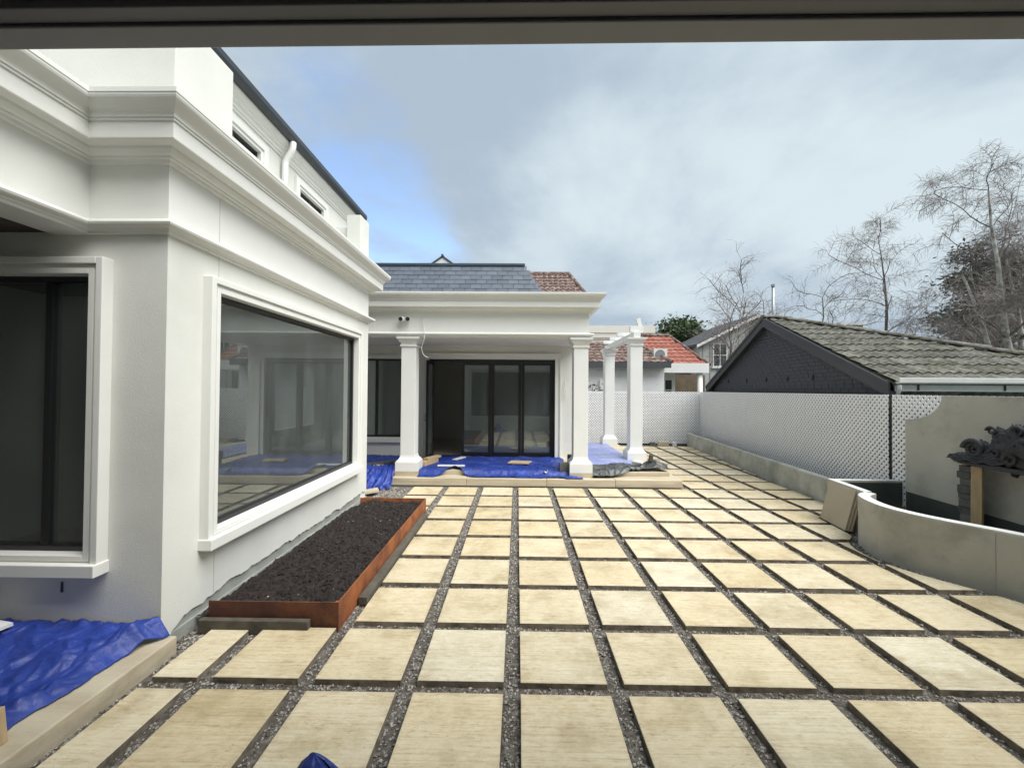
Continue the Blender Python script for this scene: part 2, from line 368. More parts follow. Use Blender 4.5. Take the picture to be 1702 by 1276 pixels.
def place(name, me, parent, loc, rot=None, scale=None):
    """one more piece sharing mesh data"""
    o = bpy.data.objects.new(name, me); COL.objects.link(o); o.parent = parent
    o.location = Vector(loc)-ORG[parent.name]
    if rot is not None:
        o.rotation_mode = 'QUATERNION'; o.rotation_quaternion = rot
    if scale is not None: o.scale = scale
    return o
def struct(o, kind='structure'): o['kind'] = kind; return o
def bevel(o, w=0.006, seg=2):
    b = o.modifiers.new('bevel', 'BEVEL'); b.width = w; b.segments = seg; b.limit_method = 'ANGLE'; b.angle_limit = R(35); return o
def basis(ax, ay, az):
    m = Matrix((ax, ay, az)).transposed(); return m.to_quaternion()
def fbm(x, y, z=0.0, o=4): return noise.fractal(Vector((x, y, z)), 1.0, 2.0, o)

# ------------------------------------------------------------------ ground and patio
GX, GY, TW = 0.7166, 0.7112, 0.6
X0, Y0 = 0.036, 2.1356
def kerb_x(y): return 5.63 + (y-7.5)*0.092          # face of the kerb on the side boundary
POND = [(7.2,5.06),(6.67,5.03),(6.2,4.965),(5.86,4.91),(5.78,4.86),(5.66,4.72),(5.5,4.61),(5.3,4.54),(5.05,4.51),(4.85,4.55),(4.64,4.65),(4.5,4.74),(4.35,4.85),(4.2,4.955),(4.08,5.03),(3.9,5.10),(3.65,5.13),(3.4,5.11),(3.2,5.05),(3.0,4.94),(2.8,4.80),(2.6,4.68),(2.4,4.6)]
def pond_x(y):
    if y >= 6.70: return 99
    if y <= 2.4: return 4.6
    for (ya,xa),(yb,xb) in zip(POND, POND[1:]):
        if yb <= y <= ya: return xa+(xb-xa)*(ya-y)/(ya-yb)
    return 4.6
gb = MB(); gb.add([(-900,-900,-0.30),(900,-900,-0.30),(900,900,-0.30),(-900,900,-0.30)], [(0,1,2,3)])
struct(obj('ground', gb, 'ground_far', org=(0,0,-0.30)))
pb = MB()
nx, ny = 150, 220
xa, xb, ya, yb = -3.4, 7.1, 0.6, 15.9
vs = []
for j in range(ny+1):
    for i in range(nx+1):
        x = xa+(xb-xa)*i/nx; y = ya+(yb-ya)*j/ny
        vs.append((x, y, -0.046+0.011*fbm(x*5, y*5)+0.007*fbm(x*17, y*17, 3)))
pb.add(vs, [(j*(nx+1)+i, j*(nx+1)+i+1, (j+1)*(nx+1)+i+1, (j+1)*(nx+1)+i) for j in range(ny) for i in range(nx)])
patio = struct(obj('patio', pb, 'yard_soil', org=(0,0,0), smooth=True, fix=False))
def sided(me):
    me.materials.append(MATS['travertine']); me.materials.append(MATS['paver_side'])
    for p in me.polygons:
        if p.normal.z < 0.4: p.material_index = 1
full = MB().prism([(-TW/2,-TW/2),(TW/2,-TW/2),(TW/2,TW/2),(-TW/2,TW/2)], -0.048, 0.0, 0.003).mesh('paver'); sided(full)
STEP_Y, STEP_X = 8.50, 3.44
PAVERS = []
rp = random.Random(3)
for j in range(-1, 19):
    for i in range(-4, 9):
        x0 = X0+i*GX; x1 = x0+TW; y0 = Y0+j*GY; y1 = y0+TW
        if i == -4: x0 = -2.546
        if y0 > 14.4: continue
        if i <= 4 and y1 > STEP_Y: 
            if y0 > STEP_Y-0.1: continue
            y1 = STEP_Y
        # planter stands here
        if x0 < -1.45 and 3.0 < y0 and y1 < 7.3:
            if y0 >= 3.4 and y1 <= 6.9: continue
            if i == -3 and y0 > 3.4 and y0 < 6.75: y0 = 6.78
            if i == -4: continue
        if i == -4 and y0 > 3.4: continue
        if i == -3 and y1 < 3.6 and y0 > 2.8: pass
        lim = lambda y: min(pond_x(y)-0.17, kerb_x(y)-0.035)
        need = any(lim(y0+(y1-y0)*k/12) < x1 for k in range(13))
        cx, cy = (x0+x1)/2, (y0+y1)/2
        dz = rp.uniform(-0.003, 0.003)
        if not need and abs(x1-x0-TW) < 1e-6 and abs(y1-y0-TW) < 1e-6:
            o = bpy.data.objects.new('paver', full)
        else:
            if need:
                right = [(min(x1, lim(y0+(y1-y0)*k/12)), y0+(y1-y0)*k/12) for k in range(13)]
                if max(p[0] for p in right) < x0+0.06: continue
                right = [(max(p[0], x0+0.01), p[1]) for p in right]
                q = [right[0]]
                for p in right[1:]:
                    q.append(p)
                poly = [(x0,y0)]+q+[(x0,y1)]
            else: poly = [(x0,y0),(x1,y0),(x1,y1),(x0,y1)]
            me = MB().prism([(a-cx,b-cy) for a,b in poly], -0.048, 0.0, 0.0 if need else 0.003).mesh('paver'); sided(me)
            o = bpy.data.objects.new('paver', me)
        COL.objects.link(o); o.parent = patio; o.location = (cx, cy, dz); o.rotation_euler = (rp.uniform(-.002,.002), rp.uniform(-.002,.002), rp.uniform(-.004,.004))
        PAVERS.append((x0,x1,y0,y1))
# loose gravel lying in the joints
def in_paver(x, y):
    for a,b,c,d in PAVERS:
        if a-0.004 < x < b+0.004 and c-0.004 < y < d+0.004:
            return x < min(pond_x(y)-0.17, kerb_x(y)-0.035)
    return False
rg = random.Random(11)
gm = MB(); cnt = 0; tries = 0
while cnt < 30000 and tries < 300000:
    tries += 1
    t = rg.random()
    y = 1.5+ (rg.random()**1.6)*7.2 if t < 0.85 else 8+rg.random()*6
    x = rg.uniform(-2.74, 5.0) if y < 8.5 else rg.uniform(3.4, 6.2)
    if abs(x) > 1.35*y+0.2: continue
    if x > pond_x(y)+0.02 or x > kerb_x(y): continue
    if -2.74 < x < -1.5 and 3.45 < y < 6.8: continue
    if in_paver(x, y): continue
    wide = (x < -2.5) or (x > pond_x(y)-0.3)
    r = rg.uniform(0.004, 0.011)*(1.35 if wide else 1.0)*(1+0.06*y)
    z = -0.046+0.011*fbm(x*5,y*5)+0.007*fbm(x*17,y*17,3)+r*0.3
    sx, sy, sz = rg.uniform(.7,1.5), rg.uniform(.7,1.3), rg.uniform(.5,.9); a = rg.random()*6.28; ca, sa = math.cos(a), math.sin(a)
    P = [(1,0,0),(0,1,0),(-1,0,0),(0,-1,0),(.2,.1,1),(-.1,.1,-1)]
    gm.add([(x+r*(p[0]*sx*ca-p[1]*sy*sa), y+r*(p[0]*sx*sa+p[1]*sy*ca), z+r*p[2]*sz) for p in P], [(0,1,4),(1,2,4),(2,3,4),(3,0,4),(1,0,5),(2,1,5),(3,2,5),(0,3,5)])
    cnt += 1
go = obj('gravel', gm, 'gravel', org=(0,0,0), fix=False); struct(go, 'stuff'); tag(go, 'loose grey gravel lying in the joints between the stone pavers', 'gravel')

# ------------------------------------------------------------------ near two-storey house (left)
XC, YC, YE = -2.755, 3.15, 7.45
def entab(z0, zs=1.0):
    p = [(-0.28,0),(0.028,0),(0.032,0.022),(0.045,0.026),(0.05,0.034)]
    for k in range(7):
        a = -math.pi/2+math.pi*k/6; p.append((0.058+0.042*math.cos(a), 0.068+0.03*math.sin(a)))
    p += [(0.03,0.104),(0.006,0.116),(0.0,0.12),(0.0,0.55),(0.032,0.552),(0.036,0.575),(0.058,0.58),(0.06,0.592),(0.085,0.60),(0.105,0.622),(0.112,0.64),(0.195,0.642),(0.2,0.65),(0.2,0.77),(0.212,0.772),(0.212,0.79),(0.222,0.792)]
    for k in range(1,9):
        t = k/8; p.append((0.222+0.085*(t-0.16*math.sin(2*math.pi*t)), 0.792+0.118*t))
    p += [(0.312,0.912),(0.312,0.945),(-0.28,0.945)]
    return [(e, z0+z*zs) for e,z in p]
house = thing('house', (-4.5,5.3,0), 'cream rendered two-storey house with a wide picture window above the soil planter', 'house')
def ragged_wall():
    # rendered side wall, ragged lower edge where the render coat stops; opening for the window
    mb = MB()
    def panel(y0, y1, z0, z1, rag=False):
        n = max(2, int((y1-y0)/0.025)) if rag else 1
        for k in range(n):
            a = y0+(y1-y0)*k/n; b = y0+(y1-y0)*(k+1)/n
            def bz(y):
                if not rag: return z0
                base = 0.12+0.04*min(1,max(0,(y-3.3)/0.5))
                return base+0.028*fbm(y*6, 1.3)+0.012*fbm(y*23, 4.2)-(0.10*max(0,1-(y-3.15)/0.22))
            mb.add([(XC,a,bz(a)),(XC,b,bz(b)),(XC,b,z1),(XC,a,z1),(XC-0.02,a,bz(a)),(XC-0.02,b,bz(b)),(XC-0.02,b,z1),(XC-0.02,a,z1)],
                   [(0,1,2,3),(4,7,6,5),(0,4,5,1),(3,2,6,7)])
    panel(YC, YE, 0.1, 0.70, True)
    panel(YC, 3.62, 0.70, 3.235); panel(6.86, YE, 0.70, 3.235); panel(3.62, 6.86, 2.90, 3.235)
    return mb
obj('side_wall', ragged_wall(), 'render', house)
b = MB(); b.box(-2.99, XC-0.0205, YC+0.012, 3.62, 0.0, 3.235); b.box(-2.99, XC-0.0205, 6.86, YE-0.012, 0.0, 3.235); b.box(-2.99, XC-0.0205, 3.62, 6.86, 2.90, 3.235); b.box(-2.99, XC-0.0205, 3.62, 6.86, 0.0, 0.70)
obj('wall_core', b, 'plinth_concrete', house, label='bare grey concrete base under the ragged render edge')
b = MB().box(-2.775, XC+0.004, YC+0.02, YE, -0.3, 0.055); obj('footing', b, 'plinth_concrete', house)
# front wall facing the yard corner, opening for the left window
b = MB(); b.box(-3.30, XC-0.0008, YC, YC+0.011, 0.0, 3.235); b.box(-3.30, XC-0.021, YC+.011, YC+0.24, 0.0, 3.235); b.box(-8, -5.2, YC, YC+0.24, 0.0, 3.235); b.box(-5.2, -3.30, YC, YC+0.24, 2.92, 3.235); b.box(-5.2, -3.30, YC, YC+0.24, 0.0, 0.70)
obj('front_wall', b, 'render', house)
b = MB(); b.box(-8, -2.775, YE-0.24, YE, 0.0, 3.235); obj('rear_wall', b, 'render', house)
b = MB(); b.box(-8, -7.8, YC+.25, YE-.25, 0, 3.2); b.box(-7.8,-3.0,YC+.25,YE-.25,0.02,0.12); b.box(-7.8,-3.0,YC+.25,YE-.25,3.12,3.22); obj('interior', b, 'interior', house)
for zz in (): pass
e1 = obj('entablature', MB().sweep(entab(3.217), [(-3.39,1.02),(-3.39,YC),(XC,YC),(XC,YE),(-6.5,YE)]), 'render_trim', house)
b = MB().box(-9, -3.5, 0.95, YC+0.01, 3.24, 3.34); obj('porch_ceiling', b, 'old_timber_and_porch_shade', house); obj('added_light_block_wall', MB().box(-6.5,-6.3,.96,YC-.001,.1,3.239), 'render', house)  # ceiling colour imitates deep porch shade; unseen end wall added to block light
b = MB().box(-8, -2.95, YC+0.2, YE-0.2, 3.95, 4.08); obj('flat_roof', b, 'concrete', house)
b = MB().box(-9, -3.6, 0.95, YC+0.25, 3.95, 4.05); obj('porch_roof', b, 'concrete', house)
for yj in (3.66,):
    for (z0,z1) in ((0.62+0.0,0.17),):
        pass
for za,zb_ in ((3.34,3.765),(3.02,3.214),(.16,.60)): obj('control_joint', MB().box(XC-0.002, XC+0.0016, 3.694, 3.700, za, zb_), 'joint_line', house)

def frame_ring(mb, axis, a0, a1, z0, z1, w, e0, e1, at, sgn):
    """rectangular ring on a wall plane; axis 'y' -> wall plane x=at facing +x (sgn 1); axis 'x' -> wall plane y=at facing -y (sgn -1)"""
    lo, hi = sorted((at+sgn*e0, at+sgn*e1))
    for (p,q,r,s) in ((a0,a0+w,z0,z1),(a1-w,a1,z0,z1),(a0+w,a1-w,z1-w,z1),(a0+w,a1-w,z0,z0+w)):
        if axis == 'y': mb.box(lo,hi,p,q,r,s)
        else: mb.box(p,q,lo,hi,r,s)
def picture_window(parent, axis, a0, a1, z0, z1, at, sgn, mull=(), depth=0.085, sill=True, name='window', glass='glass'):
    """outer trim a0..a1 z0..z1"""
    w = MB(); frame_ring(w, axis, a0, a1, z0, z1, 0.055, -0.02, depth, at, sgn)
    win = obj(name, w, 'render_trim', parent); bevel(win, 0.006)
    w = MB(); frame_ring(w, axis, a0+0.055, a1-0.055, z0+0.055, z1-0.055, 0.028, -0.02, depth*0.72, at, sgn)
    frame_ring(w, axis, a0+0.083, a1-0.083, z0+0.083, z1-0.083, 0.045, -0.06, depth*0.80, at, sgn); bevel(obj('inner_frame', w, 'render_trim', win), 0.005)
    i = 0.128
    w = MB(); frame_ring(w, axis, a0+i, a1-i, z0+i, z1-i, 0.045, -0.10, -0.02, at, sgn)
    for m in mull:
        lo, hi = sorted((at-sgn*0.10, at-sgn*0.025))
        if axis == 'y': w.box(lo,hi,m-0.03,m+0.03,z0+i+.045,z1-i-.045)
        else: w.box(m-0.03,m+0.03,lo,hi,z0+i+.045,z1-i-.045)
    bevel(obj('sash', w, 'black_frame', win), 0.004)
    w = MB(); c = at-sgn*0.065
    ed = [a0+i+.045]+[k for m in mull for k in (m-.03,m+.03)]+[a1-i-.045]
    for p,q in zip(ed[::2], ed[1::2]):
        w = MB()
        if axis == 'y': w.box(c-.004,c+.004,p,q,z0+i+.045,z1-i-.045)
        else: w.box(p,q,c-.004,c+.004,z0+i+.045,z1-i-.045)
        obj('pane', w, glass, win)
    if sill:
        lo, hi = sorted((at-sgn*0.01, at+sgn*(depth+0.035)))
        w = MB()
        if axis == 'y': w.box(lo,hi,a0-.012,a1+.012,z0-.02,z0+.075)
        else: w.box(a0-.012,a1+.012,lo,hi,z0-.02,z0+.075)
        bevel(obj('sill', w, 'render_trim', win), 0.006)
    return win
picture_window(house, 'y', 3.515, 6.985, 0.625, 3.0, XC, 1, glass='glass_hazy')
picture_window(house, 'x', -5.32, -3.185, 0.60, 3.02, YC, -1, mull=(-4.25,-3.72))
# parapet piers and upper storey
b = MB().box(-6.2, XC-0.01, 3.20, 3.86, 4.10, 5.06); bevel(obj('parapet_pier', b, 'render', house), 0.008)
b = MB().box(-3.01, XC-0.01, 7.06, 7.46, 4.10, 5.06); bevel(obj('parapet_pier', b, 'render', house), 0.008)
b = MB().box(-3.90, -3.012, 7.12, 7.40, 4.05, 4.86); obj('parapet_wall', b, 'render', house)
UX, UY0, UY1 = -3.80, 3.6, 9.25
b = MB()
upw = [(4.78,5.92),(6.88,7.86)]
ys = [UY0]+[k for w in upw for k in w]+[UY1]
for p,q in zip(ys[::2], ys[1::2]): b.box(UX-.2, UX, p, q, 4.0, 6.0)
for p,q in upw: b.box(UX-.2, UX, p, q, 5.52, 6.0); b.box(UX-.2, UX, p, q, 4.0, 4.3)
b.box(-8, UX-.2, UY0, UY0+.2, 4.0, 6.0); b.box(-8, UX-.2, UY1-.2, UY1, 4.0, 6.0)
obj('upper_wall', b, 'render', house)
for p,q in upw:
    w = MB(); frame_ring(w, 'y', p-.09, q+.09, 4.2, 5.61, .1, 0, .05, UX, 1); frame_ring(w, 'y', p+.01, q-.01, 4.3, 5.51, .05, -.05, .03, UX, 1)
    win = obj('upper_window', w, 'render_trim', house); bevel(win, .005)
    w = MB(); frame_ring(w, 'y', p+.06, q-.06, 4.35, 5.46, .04, -.1, -.03, UX, 1)
    ym = (p+q)/2; w.box(UX-.1, UX-.03, ym-.02, ym+.02, 4.39, 5.42); obj('sash', w, 'black_frame', win)
    obj('pane', MB().box(UX-.07, UX-.064, p+.10, q-.10, 4.39, 5.42), 'glass_dark', win)
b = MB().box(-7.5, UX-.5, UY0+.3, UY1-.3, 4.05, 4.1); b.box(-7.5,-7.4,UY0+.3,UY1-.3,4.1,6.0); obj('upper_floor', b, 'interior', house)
ucor = [(-.05,5.70),(.02,5.702),(.024,5.735),(.04,5.74),(.044,5.785),(.07,5.80),(.074,5.83),(.10,5.85),(.13,5.89),(.14,5.91),(.14,5.945),(-.05,5.945)]
obj('eaves_cornice', MB().sweep(ucor, [(-8,UY0),(UX,UY0),(UX,UY1),(-8,UY1)]), 'render_trim', house)
rf = MB(); e = .14
rv = [(UX+e,UY0-e,5.97),(UX+e,UY1+e,5.97),(-8,UY1+e,5.97),(-8,UY0-e,5.97),(UX+e-2.4,UY0-e+2.4,7.6),(UX+e-2.4,UY1+e-2.4,7.6),(-8,UY1+e-2.4,7.6),(-8,UY0-e+2.4,7.6)]
rf.add(rv, [(0,1,5,4),(1,2,6,5),(3,0,4,7),(4,5,6,7),(3,2,1,0),(2,3,7,6)])
roof = obj('roof', rf, 'dark_roof', house)
gp = [(.0,5.93),(.06,5.93),(.10,5.955),(.115,6.0),(.115,6.07),(.0,6.07)]
obj('gutter', MB().sweep(gp, [(-8,UY0-e+.02),(UX+e-.02,UY0-e+.02),(UX+e-.02,UY1+e-.02),(-8,UY1+e-.02)]), 'dark_gutter', house)
dp = [(UX+e+.05,6.40,5.93),(UX+e+.05,6.40,5.82),(UX+.07,6.40,5.62),(UX+.07,6.40,4.05)]
def smooth_path(p, r=0.06, k=4):
    p = [Vector(a) for a in p]; out = [p[0]]
    for i in range(1,len(p)-1):
        a = p[i]+(p[i-1]-p[i]).normalized()*r; c = p[i]+(p[i+1]-p[i]).normalized()*r
        for t in range(k+1):
            s = t/k; out.append(a*(1-s)**2+p[i]*2*s*(1-s)+c*s*s)
    return out+[p[-1]]
obj('downpipe', MB().tube(smooth_path(dp), .048, 12), 'paint_white', house, smooth=True)

# ------------------------------------------------------------------ house behind the camera (its window head frames the view)
ch = thing('house', (0,-1.5,0), 'cream house whose grey window head spans above the paved yard', 'house')
b = MB(); b.box(-9,-2.3,.75,.95,-.05,4.2); b.box(1.75,7,.75,.95,-.05,4.2); b.box(-2.3,1.75,.75,.95,-.05,.68); b.box(-2.3,1.75,.75,.95,3.0,4.2)
obj('upper_wall', MB().box(-9,7,-.85,-.6,4.21,6.4), 'render', ch); obj('flat_roof', MB().box(-9,7,-.6,.74,4.1,4.19), 'concrete', ch); obj('roof', MB().prism([(-9.3,-6),(7.3,-6),(7.3,-.3),(-9.3,-.3)],6.41,6.7), 'dark_roof', ch)  # unseen upper storey and roof, added to block sky light behind the yard
obj('added_sky_block_wall', MB().box(-6.4,-6.2,.81,3.19,4.06,6.4), 'render', ch)  # unseen wall added on the left to keep sky light out
obj('front_wall', b, 'render', ch)
hp = MB()
hp.box(-2.3,1.75,.922,.985,2.866,3.0); hd = obj('window_head', hp, 'frame_grey_light', ch); bevel(hd, .004); hd.rotation_euler.z = -.008
bevel(obj('frame_rail', MB().box(-2.3,1.75,.882,.9215,2.874,2.98), 'frame_grey', hd), .003)
obj('track', MB().box(-2.3,1.75,.858,.8815,2.892,2.98), 'frame_grey', hd)
bevel(obj('frame_rail', MB().box(-2.3,1.75,.80,.8575,2.868,2.98), 'frame_grey_light', hd), .003)
b = MB(); b.box(-2.3,1.75,.74,1.05,.60,.685); obj('window_sill', b, 'render_trim', ch)
for xx in (-2.3,-1.42,1.24,1.69): obj('mullion', MB().box(xx,xx+.06,.86,.92,.685,2.87), 'black_frame', ch)
for p,q in ((-2.24,-1.42),(1.30,1.69)): obj('pane', MB().box(p,q,.888,.893,.69,2.86), 'glass_dark', ch)
b = MB(); b.box(-5,-4.8,-5,.75,-.05,3.4); b.box(5,5.2,-5,.75,-.05,3.4); b.box(-5,5,-5.2,-5,-.05,3.4); b.box(-5,5,-5,.75,3.1,3.4); b.box(-5,5,-5,.75,.30,.40); obj('room', b, 'interior', ch)
obj('entablature', MB().sweep(entab(3.217), [(-9,.951),(7,.951)][::-1]), 'render_trim', ch)

def column(parent, cx, cy, z0, zt, stone=0.0):
    h = .155
    sh = obj('column', MB().ring(cx, cy, [(h,z0+stone+.30),(h,zt-.20)]), 'paint_white', parent); bevel(sh, .006)
    cap = [(h+.004,zt-.215),(h+.022,zt-.205),(h+.026,zt-.175),(h+.006,zt-.165),(h+.006,zt-.15),(h+.012,zt-.148),(h+.012,zt-.13),(h+.03,zt-.115),(h+.052,zt-.085),(h+.06,zt-.07),(h+.06,zt-.05),(h+.085,zt-.045),(h+.09,zt-.012),(h+.09,zt)]
    obj('capital', MB().ring(cx, cy, cap), 'paint_white', sh)
    bs = [(h+.085,z0+stone),(h+.085,z0+stone+.185),(h+.07,z0+stone+.19),(h+.07,z0+stone+.215),(h+.045,z0+stone+.225),(h+.03,z0+stone+.25),(h+.012,z0+stone+.275),(h+.004,z0+stone+.32)]
    obj('base', MB().ring(cx, cy, bs), 'paint_white', sh)
    if stone: obj('stone_block', MB().ring(cx, cy, [(h+.09,z0),(h+.09,z0+stone-.002)]), 'stone_step', sh)
    return sh
column(ch, -2.62, 1.14, -.05, 3.21); column(ch, 2.1, 1.14, -.05, 3.21)

# ------------------------------------------------------------------ pavilion at the end of the yard
YP, XP = 8.75, 1.53
Z1, Z2 = 0.165, 0.262
pav = thing('house', (-1,11,0), 'cream verandah wing with square columns, black folding doors and slate roof', 'house')
obj('entablature', MB().sweep(entab(3.135, 0.972), [(-4.6,YP),(XP,YP),(XP,13.6)]), 'render_trim', pav)
for cx in (-2.355, 1.365): column(pav, cx, YP+.155, Z1, 3.137, stone=.10)
YB = 10.6
DX0, DX1, DZ = -2.30, .975, 2.80
WX0, WX1, WZ0, WZ1 = -4.3, -3.02, .76, 2.80
b = MB()
b.box(-4.6,WX0,YB,YB+.25,.0,3.16); b.box(WX1,DX0,YB,YB+.25,.0,3.16); b.box(DX1,1.45,YB,YB+.25,.0,3.16)
b.box(WX0,WX1,YB,YB+.25,.0,WZ0); b.box(WX0,WX1,YB,YB+.25,WZ1,3.16); b.box(DX0,DX1,YB,YB+.25,DZ,3.16)
obj('back_wall', b, 'render', pav)
b = MB(); b.box(1.2,1.45,YB+.25,11.4,.0,4.0); b.box(1.2,1.45,13.6,16,.0,4.0); b.box(1.2,1.45,11.4,13.6,.0,.8); b.box(1.2,1.45,11.4,13.6,2.7,4.0); b.box(-4.8,-4.6,7.46,16,.0,4.0); b.box(-4.6,1.2,15.8,16,.0,4.0); obj('side_wall', b, 'render', pav)  # unseen opening added in the right side to let light into the room
obj('soffit', MB().box(-4.6,1.40,YP+.27,YB+.1,3.15,3.22), 'render', pav)
obj('flat_roof', MB().box(-4.6,1.42,YP+.2,YB+.6,3.9,4.0), 'concrete', pav)
b = MB(); b.box(-4.6,1.2,YB+.25,15.8,.16,.27); obj('room_floor', b, 'interior_floor', pav)
b = MB(); b.box(-4.6,1.2,YB+.25,15.8,3.05,3.15); b.box(-4.58,1.18,14.2,14.3,.27,3.05); obj('room_lining', b, 'interior_light', pav)
# door surround and folding doors
w = MB()
for (p,q,r,s) in ((DX0-.12,DX0,.27,DZ+.12),(DX1,DX1+.12,.27,DZ+.12),(DX0,DX1,DZ,DZ+.12)): w.box(p,q,YB-.045,YB+.05,r,s)
ds = obj('door_surround', w, 'render_trim', pav)
w = MB()
for (p,q,r,s) in ((DX0-.15,DX0-.12,.27,DZ+.15),(DX1+.12,DX1+.15,.27,DZ+.15),(DX0-.12,DX1+.12,DZ+.12,DZ+.15),(DX0-.03,DX0-.002,.27,DZ),(DX1+.002,DX1+.03,.27,DZ)): w.box(p,q,YB-.07,YB+.0,r,s)
obj('moulding', w, 'render_trim', ds)
w = MB(); w.box(DX0,DX1,YB+.02,YB+.14,DZ-.06,DZ); w.box(DX0,DX1,YB+.02,YB+.14,.262,.29); w.box(DX1-.05,DX1,YB+.02,YB+.14,.29,DZ-.06); w.box(DX0,DX0+.05,YB+.02,YB+.14,.29,DZ-.06)
obj('door_frame', w, 'black_frame', pav)
xs = [(-1.46,-.68),(-.675,.105),(.11,.925)]
for p,q in xs:
    w = MB(); t = .075
    w.box(p,p+t,YB+.04,YB+.10,.30,DZ-.07); w.box(q-t,q,YB+.04,YB+.10,.30,DZ-.07); w.box(p+t,q-t,YB+.04,YB+.10,DZ-.07-t,DZ-.07); w.box(p+t,q-t,YB+.04,YB+.10,.30,.30+t)
    dr = obj('door', w, 'black_frame', pav)
    obj('pane', MB().box(p+t,q-t,YB+.066,YB+.074,.30+t,DZ-.07-t), 'glass', dr)
# the first leaf stands open, folded out against the surround
w = MB(); x = DX0+.055; t = .075
w.box(x,x+.05,YB-.62,YB-.62+t,.30,DZ-.07); w.box(x,x+.05,YB+.06,YB+.06+t,.30,DZ-.07); w.box(x,x+.05,YB-.62+t,YB+.06,DZ-.07-t,DZ-.07); w.box(x,x+.05,YB-.62+t,YB+.06,.30,.30+t)
dr = obj('door', w, 'black_frame', pav, label='open black folding door leaf standing edge-on')
obj('pane', MB().box(x+.022,x+.03,YB-.62+t,YB+.06,.30+t,DZ-.07-t), 'glass', dr)
obj('handle', MB().box(x-.035,x+.0,YB-.60,YB-.575,1.22,1.42), 'steel', dr)
# left window
w = MB(); frame_ring(w,'x',WX0-.1,WX1+.1,WZ0-.1,WZ1+.1,.1,0,.05,YB,-1)
wn_ = obj('window', w, 'render_trim', pav)
w = MB(); frame_ring(w,'x',WX0,WX1,WZ0,WZ1,.05,-.1,-.02,YB,-1); w.box(-3.72,-3.66,YB+.02,YB+.10,WZ0+.05,WZ1-.05); obj('sash', w, 'black_frame', wn_)
obj('pane', MB().box(WX0+.05,-3.72,YB+.055,YB+.062,WZ0+.05,WZ1-.05), 'glass', wn_); obj('pane', MB().box(-3.66,WX1-.05,YB+.055,YB+.062,WZ0+.05,WZ1-.05), 'glass', wn_)
obj('sill', MB().box(WX0-.12,WX1+.12,YB-.09,YB+.0,WZ0-.13,WZ0-.04), 'render_trim', wn_)
# slate mansard
RB, RT, ZB_, ZT_ = 10.72, 11.95, 4.15, 5.655
def hipx(z): return .72-(z-4.55)*.50
sl = (Vector((0, RT-RB, ZT_-ZB_))); slen = sl.length; sv = sl.normalized(); sn = Vector((0,-sv.z,sv.y))
b = MB(); b.add([(-4.6,RB,ZB_),(hipx(ZB_),RB,ZB_),(hipx(ZT_),RT,ZT_),(-4.6,RT,ZT_),(-4.6,14.6,ZT_),(hipx(ZT_),14.6,ZT_),(hipx(ZB_),15.9,ZB_),(-4.6,15.9,ZB_)], [(0,1,2,3),(3,2,5,4),(1,6,5,2),(4,5,6,7),(0,7,6,1),(0,3,4,7)])
sroof = obj('roof', b, 'dark_roof', pav)
ex = .205; wS = .30
rs = random.Random(5)
slate = MB().box(-wS/2+.006, wS/2-.006, -.014, 0, 0, ex+.06).mesh('slate'); slate.materials.append(MATS['slate'])
nrow = int(slen/ex)
for r_ in range(nrow+1):
    s0 = r_*ex
    if s0+ex > slen+.12: break
    z = ZB_+sv.z*s0; off = (r_%2)*wS/2+rs.uniform(-.02,.02)
    for c_ in range(-17,4):
        x = c_*wS+off
        if z+sv.z*ex < 4.4: continue
        if x-wS/2 > hipx(z+sv.z*ex*.5)-.02: continue
        wd = 1.0
        xr = x+wS/2; lim = hipx(z+sv.z*ex*.5)
        if xr > lim: wd = max(.15,(lim-(x-wS/2))/wS); x = (x-wS/2+lim)/2
        p = Vector((x,RB,ZB_))+sv*(s0-.0)+sn*(.008+rs.uniform(0,.004))
        q = basis(Vector((1,0,0)), -sn, sv) @ Matrix.Rotation(-.055+rs.uniform(-.008,.008), 3, 'X').to_quaternion()
        place('slate', slate, sroof, p+sn*.014, q, (wd,1,1 if s0+ex+.06 < slen else .75))
b = MB().box(-4.6, hipx(ZT_)+.03, RT-.10, RT+.35, ZT_-.02, ZT_+.05); bevel(obj('ridge_capping', b, 'roof_metal', sroof), .01)

# twin floodlight on the frieze, loose cables
fl = thing('floodlight', (-2.42,YP,3.52), 'twin round floodlight fixed to the frieze above the first column', 'light')
b = MB(); b.box(-2.50,-2.34,YP-.03,YP-.001,3.485,3.555); obj('bracket', b, 'plastic_white', fl)
for dx in (-.055,.055):
    hd_ = obj('lamp_head', MB().tube([(-2.42+dx,YP-.03,3.52),(-2.42+dx*1.1,YP-.06,3.52),(-2.42+dx*1.35,YP-.14,3.505)], [.03,.05,.052], 16), 'plastic_white', fl, smooth=False)
    obj('lens', MB().tube([(-2.42+dx*1.352,YP-.1405,3.5048),(-2.42+dx*1.38,YP-.148,3.504)], .045, 16), 'plastic_dark', hd_)
cab = [(-2.03,YP-.01,3.53),(-2.03,YP-.05,3.50),(-2.02,YP-.06,3.36),(-1.985,YP-.11,3.22),(-1.99,YP-.12,3.08),(-2.06,YP-.08,2.90),(-2.03,YP-.06,2.76),(-1.95,YP-.05,2.70),(-1.90,YP-.05,2.69)]
tag(obj('cable', MB().tube(smooth_path(cab,.04), .007, 6), 'cable_white', smooth=True), 'thin white cable dangling from the frieze near the first column', 'cable')
cab = [(1.24,YB-.01,2.25),(1.24,YB-.05,2.22),(1.20,YB-.06,2.05),(1.23,YB-.07,1.86),(1.26,YB-.06,1.80),(1.28,YB-.05,1.95),(1.25,YB-.05,2.10)]
